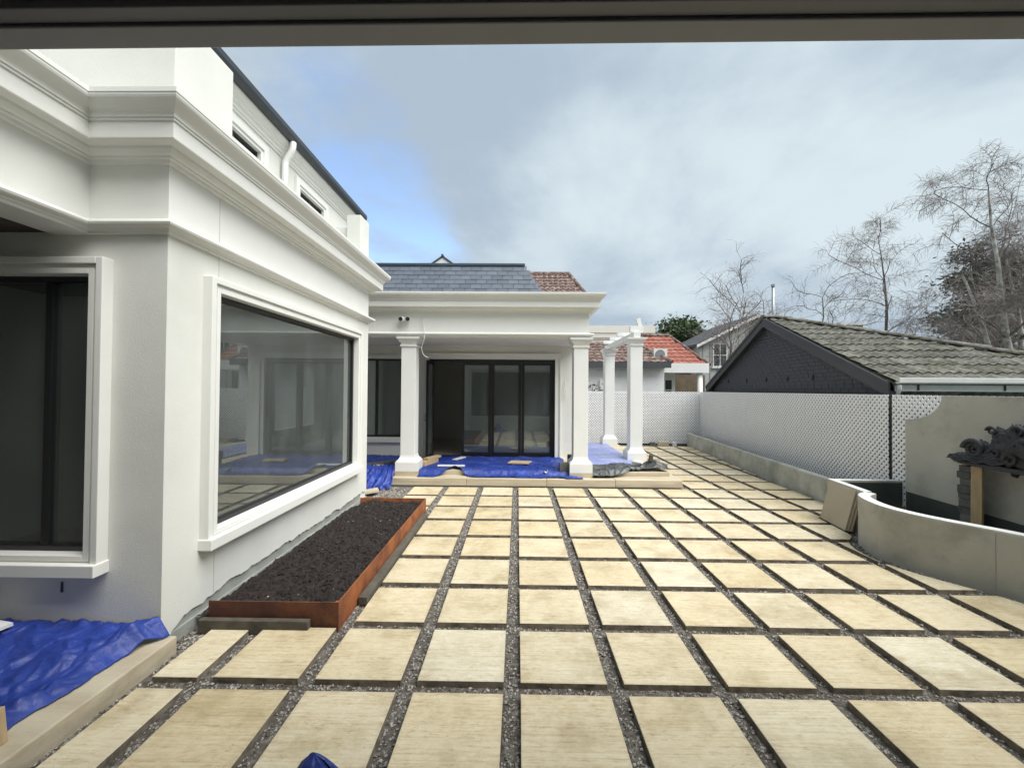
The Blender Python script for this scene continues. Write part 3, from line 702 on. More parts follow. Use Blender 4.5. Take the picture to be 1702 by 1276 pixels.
tag(obj('cable', MB().tube(smooth_path(cab,.03), .008, 6), 'cable_white', smooth=True), 'looped white cable end sticking out of the wall beside the folding doors', 'cable')

# terrace
ter = thing('terrace', (0,8.5,0), 'beige stone terrace with two steps under the blue tarpaulin', 'terrace')
b = MB(); xsn = [-2.70,-1.05,.62,2.05,STEP_X]
for p,q in zip(xsn,xsn[1:]):
    bevel(obj('step_stone', MB().box(p+.0015,q-.0015,STEP_Y+.012*0,STEP_Y+.46,-.05+.055,Z1), 'stone_step', ter), .012)
obj('plinth', MB().box(-2.9,STEP_X-.02,STEP_Y+.03,13.8,-.1,Z1-.03), 'concrete', ter)
xsn = [-4.55,-2.66,-2.05,-.5,1.06,1.67,3.30]
for k,(p,q) in enumerate(zip(xsn,xsn[1:])):
    y0 = 8.84
    bevel(obj('step_stone', MB().box(p+.0015,q-.0015,y0,y0+.5,Z1-.02,Z2), 'stone_step', ter), .012)
obj('floor_slab', MB().box(-4.6,3.295,9.345,13.7,.05,Z2-.003), 'stone_step', ter)
obj('side_stone', MB().box(3.302,STEP_X,8.963,13.7,.004,Z1-.002), 'stone_step', ter)
for yy in (): pass

# pergola
perg = thing('pergola', (3.01,11.8,Z2), 'white pergola of two square columns carrying a stepped timber beam', 'pergola')
column(perg, 3.02, 10.52, Z2, 3.36); column(perg, 3.01, 13.45, Z2, 3.36)
obj('beam', MB().box(2.93,3.10,10.30,13.75,3.361,3.50), 'paint_white', perg)
for k,yy in enumerate((10.36,11.2,12.1,13.0)):
    m = MB().box(2.74 if k else 2.86,3.30 if k else 3.19,yy,yy+.11,3.501,3.60 if k else 3.66); obj('rafter', m, 'paint_white', perg)
b = MB().obox((3.10,10.42,3.72),(1,0,.25),(0,1,0),(-.25,0,1),.05,.05,.14); obj('bracket', b, 'paint_white', perg)

# ------------------------------------------------------------------ tarpaulins
def cloth(name, fn, nx, ny, m, label, cat, thick=0.0, smooth=True):
    b = MB(); vs = [fn(i/nx, j/ny) for j in range(ny+1) for i in range(nx+1)]
    b.add(vs, [(j*(nx+1)+i,j*(nx+1)+i+1,(j+1)*(nx+1)+i+1,(j+1)*(nx+1)+i) for j in range(ny) for i in range(nx)])
    o = obj(name, b, m, smooth=smooth, fix=False); tag(o, label, cat)
    s = o.modifiers.new('thickness','SOLIDIFY'); s.thickness = .004; s.offset = 1
    return o
def ridged(x, y, z=0.0):
    return 1-abs(noise.noise(Vector((x,y,z))))*2
def crease(x, y, z=0.0):
    r = ridged(x,y,z); return max(0,r)**3
def crump(x, y, z):
    d = noise.voronoi(Vector((x, y, z)))[0]; return min(0.6, d[1]-d[0])
def wr(x, y, amp=1.0, seed=0.0):
    wx = x+.18*fbm(x*2.1, y*2.1, seed); wy = y+.18*fbm(x*2.1+7, y*2.1, seed)
    return amp*(0.030*crump(wx*2.0+wy*.8, wy*4.2, seed)+0.022*crump(wx*5-wy*3, wy*6+wx*2, seed+3)+0.010*crump(wx*13, wy*11, seed+5)+0.010*crease(x*6+y*2.5, y*5-x, seed+9))
def ter_z(x, y):
    if y < STEP_Y-.01: return 0.0
    if y < 8.81: return Z1
    return Z2
def ter_front(x):
    # front edge of the big tarp: pulled back in places
    f = 8.56+.05*fbm(x*1.7,2.0)
    if -1.75 < x < -.95: f += .42*max(0,1-abs(x+1.36)/.40)
    if x > .9: f += -.02
    if 1.05 < x < 1.35: f -= .06*(1-abs(x-1.2)/.15)
    return f
def tz_soft(x, y):
    t = min(1,max(0,(y-8.70)/.14)); t = t*t*(3-2*t)
    return Z1+(Z2-Z1)*t
def big(u, v):
    x = -2.10+3.22*u+(.10*fbm(v*3,1.1) if u > .97 else 0)
    yf = ter_front(x); y = yf+(10.56-yf)*v
    if .0 < v < .35: x += .012*fbm(x*9, v*9)
    return (x, y, tz_soft(x,y)+.006+wr(x,y,1.0)+(.05*max(0,1-abs(x+1.36)/.35)*max(0,1-abs(v)/.12)))
cloth('tarpaulin', big, 190, 110, 'tarp_blue', 'wide blue tarpaulin spread over the terrace in front of the folding doors', 'tarpaulin')
def leftbig(u, v):
    x = -4.3+1.72*u; y = 8.95+.06*fbm(u*3,7)+(10.55-8.95)*v
    return (x, y, Z2+.008+wr(x,y,1.2,3.0))
cloth('tarpaulin', leftbig, 70, 60, 'tarp_blue', 'blue tarpaulin under the verandah window beside the first column', 'tarpaulin')
def leftfall(u, v):
    # gathered folds spilling over the steps beside the house corner
    x = -3.55+.98*u+.03*math.sin(v*5+u*7)
    prof = [(8.18,-.03),(8.24,.03),(8.32,.10),(8.42,.17),(8.58,.20),(8.72,.27),(8.92,.31)]
    t = v*(len(prof)-1); k = min(int(t),len(prof)-2); f = t-k
    y = prof[k][0]*(1-f)+prof[k+1][0]*f; z = prof[k][1]*(1-f)+prof[k+1][1]*f
    fold = .030*math.sin(u*46+2.5*fbm(u*4,v*1.5))*(1-.35*v)+.02*fbm(u*9,v*6,2)
    y -= fold*1.0; z += .022*math.sin(u*46+1.2+2.5*fbm(u*4,v*1.5))+.018*crease(u*7,v*5,4)
    return (x, y+.05*u, z+.012)
cloth('tarpaulin', leftfall, 130, 60, 'tarp_blue', 'gathered blue tarpaulin folds spilling over the steps at the house corner', 'tarpaulin')
def rightcor(u, v):
    # pulled corner tucked round the second column base
    x = 1.02+.36*u+.04*v; y = 8.50+.34*v
    z = Z1+.010+.05*max(0,1-abs(u-.35)/.4)*v+.018*crease(u*5,v*4,1)+ (Z2-Z1)*max(0,(v-.7)/.3)*.3
    if u+ .0 > .75-.2*v: z = Z1+.008
    return (x, y-.0, z)
cloth('tarpaulin', rightcor, 40, 36, 'tarp_blue', 'crumpled blue tarpaulin corner tucked against the second column base', 'tarpaulin')
def pale(u, v):
    x = 1.62+1.28*u; y = 9.0+4.45*v-.3*(1-u)*v*0
    return (x, y, Z2+.008+wr(x,y,.8,6.0))
cloth('tarpaulin', pale, 60, 120, 'tarp_pale', 'faded lilac-blue sheet on the terrace between the verandah and the pergola', 'tarpaulin')
def black(u, v):
    x = 1.60+1.72*u; yf = 8.62+.26*min(1,max(0,(u-.20)/.35))+.02*fbm(u*5,3)
    yb = 9.45+.05*fbm(u*4,8)
    y = yf+(yb-yf)*v
    z = (Z1 if y < 8.80 else Z2)
    t = min(1,max(0,(y-8.68)/.18)); z = Z1+(Z2-Z1)*t*t*(3-2*t) if u < .6 else Z2
    heap = .16*math.exp(-((u-.86)/.13)**2-((v-.45)/.42)**2)+.05*math.exp(-((u-.55)/.25)**2-((v-.5)/.4)**2)
    return (x+.02*fbm(u*6,v*6), y, z+.010+heap+wr(x,y,1.6,9.0)+.035*crease(u*6,v*3,2)*(.3+u))
cloth('plastic_sheet', black, 110, 60, 'sheet_black', 'black plastic sheet bunched on the terrace step beside the pergola', 'plastic sheet')
# small things lying on the tarps
b = MB().obox((-2.03,9.42,Z2+.075),(.35,1,0),(1,-.35,0),(0,0,1),.30,.075,.05); tag(bevel(obj('timber_offcut', b, 'timber'),.004), 'thick timber offcut lying on the blue tarp by the first column', 'timber')
b = MB().obox((-1.98,9.55,Z2+.152),(.45,1,0),(1,-.45,0),(0,0,1),.26,.07,.025); tag(bevel(obj('timber_offcut', b, 'timber'),.004), 'thin timber offcut resting on the thick offcut by the first column', 'timber')
b = MB().obox((-1.46,9.08,Z2+.055),(1,.02,0),(.02,-1,0),(0,0,1),.30,.045,.014); tag(obj('trim_strip', b, 'plastic_white'), 'long white trim strip lying crosswise on the blue tarp', 'strip')
b = MB().obox((-1.42,10.05,Z2+.055),(.45,1,0),(1,-.45,0),(0,0,1),.22,.06,.012); tag(obj('trim_strip', b, 'plastic_white'), 'short white trim strip lying askew near the folding doors', 'strip')
b = MB().obox((.07,9.55,Z2+.06),(1,-.12,0),(.3,1,0),(0,0,1),.24,.16,.014); tag(bevel(obj('board', b, 'plywood'),.003), 'square plywood board lying on the blue tarp before the doors', 'board')
b = MB().obox((1.02,8.86,Z2+.095),(1,.1,0),(-.1,1,0),(0,0,1),.105,.06,.095); tag(bevel(obj('paver_block', b, 'grey_brick'),.008), 'speckled brown block holding the tarp down at the second column', 'block')
def scrap(u, v):
    a = u*6.28; r = .02+.05*v; return (.62+r*math.cos(a)*(1+.3*math.sin(3*a)), 8.80+r*math.sin(a), Z1+.075+.05*abs(math.sin(2*a+v*3))*v)
cloth('paper_scrap', scrap, 24, 6, 'plastic_white', 'small crumpled white paper scrap on the front of the blue tarp', 'scrap', smooth=False)
b = MB().obox((-3.02,9.30,Z2+.07),(1,.55,.05),(-.55,1,0),(0,0,1),.42,.05,.022); tag(bevel(obj('timber_board', b, 'old_timber_and_porch_shade'),.004), 'weathered timber board under the verandah window', 'timber')
b = MB().obox((-3.08,9.05,Z2+.045),(1,.1,0),(-.1,1,0),(0,0,1),.10,.05,.02); tag(bevel(obj('timber_offcut', b, 'timber'),.004), 'small pale timber offcut under the verandah window', 'timber')
b = MB().obox((-2.88,7.86,.03),(1,.5,.1),(-.5,1,0),(-.1,0,1),.20,.11,.022); tag(bevel(obj('stone_offcut', b, 'stone_step'),.004), 'broken beige stone offcut leaning on the gravel at the house corner', 'stone')
b = MB().tube([(2.55,9.10,Z2+.17),(2.70,9.06,Z2+.18),(2.78,9.05,Z2+.16)], [.03,.045,.03], 10); tag(obj('bottle', b, 'plastic_white', smooth=True), 'white plastic bottle lying on the black sheet', 'bottle')
b = MB().obox((2.98,9.12,Z2+.26),(1,0,0),(0,1,0),(.2,0,1),.035,.05,.07); tag(bevel(obj('timber_offcut', b, 'old_timber_and_porch_shade'),.004), 'dark timber offcut standing in the bunched black sheet', 'timber')
b = MB().obox((1.20,9.28,.47),(1,0,0),(0,1,0),(0,0,1),.05,.06,.09); b.box(1.17,1.235,9.23,9.32,Z2+.006,.39); tag(bevel(obj('power_box', b, 'plastic_dark'),.006), 'small dark post box standing behind the second column', 'box')

# ------------------------------------------------------------------ raised terrace edge on the left with its tarpaulin
lt = thing('terrace', (-3.4,2.1,0), 'travertine-edged terrace below the left window under a blue tarpaulin', 'terrace')
obj('floor_slab', MB().box(-9,-2.90,.96,YC-.002,-.05,.098), 'stone_step', lt)
for y0_,y1_ in ((.96,2.05),(2.052,3.148)):
    m = MB().box(-2.898,-2.622,y0_,y1_,-.05,.10); bevel(obj('edge_stone', m, 'stone_step', lt), .01)
def lefttarp(u, v):
    y = 2.18+.95*v; xe = -2.735-.05*fbm(v*3,5)+ (.10*max(0,(v-.80)/.2)**1.5 - .03)-.05*(1-v)
    x = -5.0+(xe+5.0)*u
    n = wr(x*.9,y*.9,1.7,12.0)
    d = (x*.62+y*.78); s = (x*.78-y*.62)
    foldd = .050*max(0,1-abs(s+3.74)/.13)*(.4+.6*v)+.045*max(0,1-abs(s+4.08)/.17)+.02*max(0,1-abs(s+3.45)/.06)
    pile = .075*max(0,v-.45)/.55
    edge = min(1,(1-u)/.04)
    fine = .010*(abs(((s*9+.6*fbm(x*3,y*3))%1)-.5)*2)*math.exp(-((s+3.9)/.25)**2)
    curl = .05*max(0,1-abs(v-.86)/.10)*max(0,1-(1-u)/.10)
    return (x, y, .105+edge*(n+foldd+pile+fine)+curl+.004)
cloth('tarpaulin', lefttarp, 260, 120, 'tarp_blue', 'rumpled blue tarpaulin on the terrace below the left window', 'tarpaulin')
b = MB().obox((-3.93,2.95,.245),(1,-.2,0),(.2,1,0),(0,0,1),.16,.10,.012); tag(obj('paper_scrap', b, 'plastic_white'), 'flat white card lying on the rumpled tarp below the left window', 'scrap')
b = MB().obox((-2.80,2.165,.19),(1,.05,.12),(0,1,0),(-.12,0,1),.045,.03,.095); tag(bevel(obj('timber_stub', b, 'timber'),.004), 'upright orange-brown timber stub at the near end of the left terrace', 'timber')
def heap(u, v):
    a = u*2*math.pi; r = .34*(1-v)**.8*(1+.12*math.sin(3*a+1)+.08*math.sin(7*a)); h = .415*v**1.25
    return (-.885+r*math.cos(a)+.02*fbm(a,v*3), 1.80+r*math.sin(a)*.8, .005+h+.02*crease(a*1.3,v*4,2)*(1-v))
cloth('tarpaulin', heap, 48, 18, 'tarp_blue', 'peaked blue tarpaulin tip poking up over the nearest pavers', 'tarpaulin', smooth=False)
b = MB().box(-3.545,-3.53,YC-.006,YC+.001,.42,.50); obj('weep_vent', b, 'post_dark', house)

# ------------------------------------------------------------------ corten planter with soil
pl = thing('planter', (-2.1,5.1,-.05), 'rusty steel planter box filled with dark soil under the picture window', 'planter')
PX0, PX1, PY0, PY1, PZ = -2.735, -1.505, 3.462, 6.775, .205
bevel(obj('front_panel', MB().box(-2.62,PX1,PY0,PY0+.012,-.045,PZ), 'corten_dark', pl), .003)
obj('side_panel', MB().box(PX1-.012,PX1,PY0+.0125,5.30,-.045,PZ), 'corten', pl); obj('side_panel', MB().box(PX1-.012,PX1,5.304,PY1,-.045,PZ-.002), 'corten', pl)
obj('end_panel', MB().box(-2.60,PX1-.0125,PY1-.012,PY1,-.045,PZ), 'corten', pl)
obj('lip', MB().box(PX1-.03,PX1+.001,PY0-.001,PY0+.03,PZ-.002,PZ+.003), 'corten', pl)
def soil(u, v):
    x = PX0+(PX1-.014-PX0)*u; y = PY0+.014+(PY1-PY0-.03)*v
    s = min(1,u/.25)
    return (x, y, .055+.095*s*s*(3-2*s)+.022*fbm(x*4,y*4)+.020*fbm(x*12,y*12,2)+.014*fbm(x*30,y*30,5))
b = MB(); nx, ny = 90, 230
b.add([soil(i/nx,j/ny) for j in range(ny+1) for i in range(nx+1)], [(j*(nx+1)+i,j*(nx+1)+i+1,(j+1)*(nx+1)+i+1,(j+1)*(nx+1)+i) for j in range(ny) for i in range(nx)])
so = obj('soil', b, 'soil', pl, fix=False)
cl = MB(); rc = random.Random(9)
for k in range(2600):
    u, v = rc.uniform(.12,.98), rc.uniform(.01,.99); x,y,z = soil(u,v); r = rc.uniform(.006,.02)
    P = [(1,0,0),(0,1,0),(-1,0,0),(0,-1,0),(.1,.1,.9),(-.1,0,-.9)]; a = rc.random()*6.28; ca, sa = math.cos(a), math.sin(a)
    cl.add([(x+r*(p[0]*ca-p[1]*sa)*rc.uniform(.7,1.3), y+r*(p[0]*sa+p[1]*ca)*rc.uniform(.7,1.3), z+.3*r+r*p[2]) for p in P], [(0,1,4),(1,2,4),(2,3,4),(3,0,4),(1,0,5),(2,1,5),(3,2,5),(0,3,5)])
c_ = obj('soil_clods', cl, 'soil', pl, fix=False); c_['kind'] = 'stuff'
cl = MB()
for k in range(24):
    u, v = rc.uniform(.2,.96), rc.uniform(.02,.98); x,y,z = soil(u,v); r = rc.uniform(.004,.009)
    P = [(1.6,0,0),(0,.7,0),(-1.4,0,0),(0,-.7,0),(.1,.1,.5),(-.1,0,-.5)]; a = rc.random()*6.28; ca, sa = math.cos(a), math.sin(a)
    cl.add([(x+r*(p[0]*ca-p[1]*sa), y+r*(p[0]*sa+p[1]*ca), z+.012+r*p[2]) for p in P], [(0,1,4),(1,2,4),(2,3,4),(3,0,4),(1,0,5),(2,1,5),(3,2,5),(0,3,5)])
c_ = obj('wood_chips', cl, 'plywood', pl, fix=False); c_['kind'] = 'stuff'
b = MB().box(-2.66,-1.735,3.40,3.452,-.04,.075); tag(bevel(obj('timber_sleeper', b, 'old_timber_and_porch_shade'),.006), 'dark timber packer lying along the front of the rusty planter', 'timber')
b = MB().box(-1.49,-1.405,3.86,6.45,-.03,.05); tag(bevel(obj('timber_sleeper', b, 'old_timber_and_porch_shade'),.006), 'long weathered timber packer along the side of the rusty planter', 'timber')

# ------------------------------------------------------------------ boundary: kerb wall, lattice fences
FD = Vector((0.092,1,0)).normalized(); FN = Vector((-1,0.092,0)).normalized()     # along the side boundary, and towards the yard
def side_pt(y, off=0.0, z=0.0):  # off: distance behind the kerb face
    p = Vector((kerb_x(y),y,z)); return p-FN*off
kb = MB(); n = 40
prof = [(0,-.1),(0,.43),(.012,.445),(.12,.445),(.12,-.1)]
vs = []
for k in range(n+1):
    y = 6.75+(15.3-6.75)*k/n
    for e,z in prof:
        p = side_pt(y,e,z+(.012*fbm(y*.8,e*3) if z > .1 else 0)); vs.append(p)
m_ = len(prof)
kb.add(vs, [(i*m_+j,(i+1)*m_+j,(i+1)*m_+(j+1)%m_,i*m_+(j+1)%m_) for i in range(n) for j in range(m_)]+[tuple(range(m_)),tuple(range(n*m_+m_-1,n*m_-1,-1))])
tag(obj('kerb_wall', kb, 'concrete'), 'low weathered concrete wall along the foot of the side lattice fence', 'wall')
def clip_rect(poly, a0, a1, b0, b1):
    for ax,lim,sg in ((0,a0,1),(0,a1,-1),(1,b0,1),(1,b1,-1)):
        out = []
        for i in range(len(poly)):
            p, q = poly[i-1], poly[i]; dp_, dq = (p[ax]-lim)*sg, (q[ax]-lim)*sg
            if dp_ >= 0: 
                if not out or out[-1] != p: out.append(p)
            if dp_*dq < 0:
                t = dp_/(dp_-dq); out.append((p[0]+(q[0]-p[0])*t, p[1]+(q[1]-p[1])*t))
        poly = out
        if len(poly) < 3: return []
    return poly
def lattice(mb, org, d, nrm, L, z0, z1, pitch=.098, sw=.0392, th=.006):
    """two crossed layers of diagonal slats; nrm points to the yard"""
    org = Vector(org); d = Vector(d); nrm = Vector(nrm); hw = sw/2*math.sqrt(2)
    Hh = z1-z0
    for layer,sg in ((0,1),(1,-1)):
        k = -int(Hh/pitch)-1 if sg > 0 else 0
        c = -Hh-pitch if sg > 0 else 0.0
        c = math.floor(c/pitch)*pitch
        while c < L+Hh+pitch:
            # slat centre line: u = c + sg*(z)
            poly = [(c-hw-sg*0.1,-.1),(c+hw-sg*0.1,-.1),(c+hw+sg*(Hh+.1),Hh+.1),(c-hw+sg*(Hh+.1),Hh+.1)]
            pg = clip_rect(poly,0,L,0,Hh)
            if pg:
                n = len(pg); o0 = layer*th; 
                vs = [org+d*u+Vector((0,0,z0+z))+nrm*(o0) for u,z in pg]+[org+d*u+Vector((0,0,z0+z))+nrm*(o0+th*.98) for u,z in pg]
                mb.add(vs, [tuple(range(n)),tuple(range(2*n-1,n-1,-1))]+[(i,(i+1)%n,n+(i+1)%n,n+i) for i in range(n)])
            c += pitch
sf = thing('lattice_fence', (6.0,10,.4), 'white plastic lattice fence standing on the low concrete side wall', 'fence')
YG = 6.56
pA = side_pt(6.90,.60); pB = side_pt(15.58,.60); LA = (pB-pA).length
m = MB(); lattice(m, pA, FD, FN, LA, .22, 1.985); c_ = obj('lattice_panel', m, 'lattice', sf); c_['kind'] = 'stuff'
pA2 = side_pt(4.7,.60); pB2 = side_pt(6.825,.60)
m = MB(); lattice(m, pA2, FD, FN, (pB2-pA2).length, .22, 1.985); c_ = obj('lattice_panel', m, 'lattice', sf); c_['kind'] = 'stuff'
for yy in (6.862,9.6,12.4,15.4):
    p = side_pt(yy,.64); obj('post', MB().obox((p.x,p.y,1.0),FD,FN,(0,0,1),.03,.03,.99), 'post_dark', sf)
_a, _b = side_pt(4.7,.68), side_pt(15.6,.68); _n = FN*.01
obj('added_dark_sheet', MB().add([_a+Vector((0,0,.2)),_b+Vector((0,0,.2)),_b+Vector((0,0,1.9)),_a+Vector((0,0,1.9)),_a-_n+Vector((0,0,.2)),_b-_n+Vector((0,0,.2)),_b-_n+Vector((0,0,1.9)),_a-_n+Vector((0,0,1.9))],[(0,1,2,3),(7,6,5,4),(0,4,5,1),(1,5,6,2),(2,6,7,3),(3,7,4,0)]), 'post_dark', sf)  # dark sheet added so the gaps between slats read near-black
bf = thing('lattice_fence', (4,15.5,0), 'white plastic lattice fence across the far end of the yard', 'fence')
m = MB(); lattice(m, (1.50,15.50,0), (1,0,0), (0,-1,0), 5.46, .02, 1.985); c_ = obj('lattice_panel', m, 'lattice', bf); c_['kind'] = 'stuff'
for xx in (2.0,3.4,4.9,6.28): obj('post', MB().box(xx-.03,xx+.03,15.52,15.56,-.1,1.97), 'post_dark', bf)
obj('added_dark_sheet', MB().box(1.5,6.95,15.565,15.585,-.1,1.90), 'post_dark', bf)  # dark sheet added behind the far lattice to blacken its holes
for k,(x,y,sx,sy,sz,mm) in enumerate(((5.42,15.2,.20,.07,.16,'stone_step'),(5.85,15.25,.07,.05,.13,'concrete_light'),(5.05,15.28,.10,.06,.12,'grey_brick'))):
    lb = ('reddish stone block on the ground under the far lattice fence','pale concrete block at the foot of the far lattice fence','grey brick under the far lattice fence')[k]
    tag(bevel(obj('block', MB().box(x-sx,x+sx,y-sy,y+sy,-.05,sz-.02), mm),.008), lb, 'block')

# ------------------------------------------------------------------ water feature on the right
wf = thing('fountain', (5.2,4.4,0), 'cement rendered fountain pond with a serpentine front and shouldered back wall', 'fountain')
RZ = .615
pf = [(4.90,6.48)]+[(x,y) for y,x in POND[2:]]
def offs(path, d):
    out = []; P = [Vector(p) for p in path]
    for i,p in enumerate(P):
        a = (P[min(i+1,len(P)-1)]-P[max(i-1,0)]).normalized(); out.append((p.x-a.y*d, p.y+a.x*d))   # left of travel
    return out
# smooth the front line
def chaikin(p, it=2):
    for _ in range(it):
        q = [p[0]]
        for a,b in zip(p,p[1:]): q += [(a[0]*.75+b[0]*.25,a[1]*.75+b[1]*.25),(a[0]*.25+b[0]*.75,a[1]*.25+b[1]*.75)]
        p = q+[p[-1]]
    return p
fs_ = [(5.03,6.68),(4.965,6.2),(4.90,5.84)]
bul = chaikin([(4.92,5.84),(4.68,5.70),(4.55,5.40),(4.50,5.08),(4.57,4.80),(4.70,4.56),(4.84,4.37),(4.97,4.18),(5.08,3.98),(5.13,3.7),(5.12,3.42),(5.05,3.18),(4.92,2.95),(4.76,2.72),(4.64,2.5),(4.58,2.3)],3)
def wall_strip(path, w, z0, z1, lip=False):
    L_ = offs(path, w); mb = MB(); n = len(path); vs = []
    for (a,b),(c,d) in zip(path,L_): vs += [(a,b,z0),(a,b,z1-.008),(a*.95+c*.05,b*.95+d*.05,z1),(c,d,z1),(c,d,z0)]
    mb.add(vs, [(i*5+j,(i+1)*5+j,(i+1)*5+(j+1)%5,i*5+(j+1)%5) for i in range(n-1) for j in range(5)]+[(0,1,2,3,4),tuple(range(n*5-1,n*5-6,-1))])
    return mb
fw = obj('front_wall', wall_strip(fs_[:2]+[(4.905,5.845)], .11, -.06, RZ), 'cement_render', wf)
obj('front_wall', wall_strip(bul, .13, -.06, RZ-.003), 'cement_render', wf, smooth=False)
def cap_strip(path, w0, w1, z):
    a = offs(path,w0); c = offs(path,w1); mb = MB(); n = len(path); vs = []
    for p,q in zip(a,c): vs += [(p[0],p[1],z),(q[0],q[1],z),(q[0],q[1],z+.006),(p[0],p[1],z+.006)]
    mb.add(vs, [(i*4+j,(i+1)*4+j,(i+1)*4+(j+1)%4,i*4+(j+1)%4) for i in range(n-1) for j in range(4)]+[(0,1,2,3),tuple(range(n*4-1,n*4-5,-1))]); return mb
obj('rim', cap_strip(bul, .004, .125, RZ-.002), 'concrete_light', wf); obj('rim', cap_strip(fs_[:2]+[(4.905,5.845)], .004, .106, RZ+.001), 'concrete_light', wf)
obj('end_wall', MB().box(5.035,6.14,6.585,6.685,-.06,RZ-.006), 'cement_render', wf); obj('rim', MB().box(5.04,6.135,6.587,6.683,RZ-.005,RZ+.003), 'concrete_light', wf)
obj('pond_lining', MB().prism([(5.14,6.57),(6.0,6.57),(5.62,2.3),(4.8,2.3),(5.27,3.4),(5.27,3.8),(4.8,4.7),(4.68,5.1),(4.75,5.45),(5.04,5.8)], .02, .06), 'dark_pond', wf)
obj('lining_panel', MB().prism([(5.15,6.583),(6.13,6.583),(6.13,6.575),(5.15,6.575)], .05, RZ-.03), 'dark_pond', wf)
# back wall with concave shoulder, along the boundary
bw = []
bx = lambda y: kerb_x(y)-.0
def bwpt(y, off, z): p = side_pt(y, off, z); return p
sh = [(6.45,-.05),(6.45,1.605),(6.41,1.612)]
for k in range(1,10):
    a = math.pi/2*k/9; sh.append((6.41-.56*math.sin(a), 1.612+.37*(1-math.cos(a))))
sh += [(5.80,1.982),(2.2,1.982),(2.2,-.05)]
m = MB(); n = len(sh); OFF0, OFF1 = .49, .58
vs = [bwpt(y,OFF0,z) for y,z in sh]+[bwpt(y,OFF1,z) for y,z in sh]
m.add(vs, [tuple(range(n)),tuple(range(2*n-1,n-1,-1))]+[(i,(i+1)%n,n+(i+1)%n,n+i) for i in range(n)]); obj('back_wall', m, 'cement_render', wf)
m = MB(); a0 = bwpt(6.26,OFF0-.004,0); 
lp = [bwpt(y,OFF0-.004,z) for y,z in ((6.43,.05),(6.43,.50),(2.4,.50),(2.4,.05))]; lp2 = [p+FN*.006 for p in lp]
m.add(lp+lp2, [(0,1,2,3),(7,6,5,4),(0,4,5,1),(1,5,6,2),(2,6,7,3),(3,7,4,0)]); obj('lining_panel', m, 'dark_pond', wf)
m = MB(); p1 = Vector((4.735,4.355,0)); obj('control_joint', MB().obox((4.918,4.262,.29),(.57,-.82,0),(.82,.57,0),(0,0,1),.003,.006,.30), 'plinth_concrete', wf)

# carved black stone on its slab, propped while the work goes on
sc_ = thing('stone_carving', (5.72,4.5,1.10), 'black carved stone sculpture on a thin pointed slab against the fountain wall', 'sculpture')
slab = [(5.60,5.30),(5.52,5.24),(5.42,5.08),(5.35,4.85),(5.31,4.5),(5.30,4.1),(5.31,3.7),(5.36,3.4),(5.45,3.2),(5.52,3.18),(5.53,4.3)]
SC = lambda m: (setattr(m,'v',[(v[0]*1.05,v[1]*1.05,2.025+(v[2]-2.025)*1.05) for v in m.v]), m)[1]
m = SC(MB().prism(slab, 1.165, 1.212, .012)); obj('slab', m, 'stone_black', sc_)
def blob(c, r, sq=(1,1,1), amp=.25, fr=6, seed=0, sub=4):
    bm = bmesh.new(); bmesh.ops.create_icosphere(bm, subdivisions=sub, radius=1.0); m = MB(); vs = []
    for v in bm.verts:
        p = v.co.normalized(); d = 1+amp*(.6*crease(p.x*fr*.5+seed,p.y*fr*.5,p.z*fr*.5)+.5*fbm(p.x*fr,p.y*fr,p.z*fr+seed)-.3)
        vs.append((c[0]+p.x*d*r*sq[0], c[1]+p.y*d*r*sq[1], c[2]+p.z*d*r*sq[2]))
    m.add(vs, [tuple(v.index for v in f.verts) for f in bm.faces]); bm.free(); return m
m = MB()
for c,r,sq,am,fr,sd in (((5.44,4.98,1.255),.15,(.55,1.1,.36),.35,9,1),((5.45,4.70,1.28),.22,(.5,1.2,.5),.35,8,2),((5.44,4.45,1.42),.28,(.5,1.0,.95),.45,13,3),((5.45,4.86,1.36),.11,(.5,1.0,1.0),.4,12,11),((5.44,4.05,1.46),.30,(.5,1.1,.95),.35,7,4),((5.45,4.62,1.47),.13,(.7,.8,1.0),.4,10,8),((5.45,3.6,1.35),.26,(.5,1.1,.7),.35,7,5)):
    t = blob(c,r,sq,am,fr,sd); m.add(t.v,t.f)
def spiral(c, r0, r1, turns, rad, ax):
    pts = []; rr = []
    n = 46
    for k in range(n+1):
        t = k/n; a = t*turns*2*math.pi; r = r0+(r1-r0)*t; pts.append((c[0]+.03*t, c[1]+r*math.cos(a), c[2]+r*math.sin(a))); rr.append(rad*(1-.55*t))
    return pts, rr
for c,r0,tu,rd in (((5.35,4.86,1.37),.105,2.4,.030),((5.34,4.55,1.52),.06,2.0,.020),((5.33,4.42,1.62),.05,2.0,.018),((5.32,4.36,1.45),.075,2.2,.021),((5.36,5.10,1.235),.035,1.8,.014),((5.32,4.20,1.62),.06,2.0,.019),((5.32,4.62,1.36),.05,2.0,.016),((5.31,4.47,1.30),.055,2.0,.017),((5.33,4.66,1.60),.045,2.0,.015)):
    p_, r_ = spiral(c, r0, .012, tu, rd, 0); m.tube(p_, r_, 8)
for k in range(7):
    zb = 1.225+.018*k; m.tube([(5.335+.006*k,5.14-.06*k-.05*j,zb+.014*math.sin(j*1.7+k)) for j in range(12)], [.006]+[.014]*10+[.006], 6)
obj('carved_body', SC(m), 'stone_black', sc_, smooth=True)
b = MB().obox((5.665,5.10,.588),(.35,-1,0),(1,.35,0),(.012,0,1),.05,.025,.531); tag(bevel(obj('timber_prop', b, 'timber'),.004), 'upright timber prop holding the black stone slab above the pond', 'timber')
rb = random.Random(4); zb = .062
hs = [.09,.075,.09,.06,.11,.085,.10,.075,.10,.085,.09,.075]
k = 0
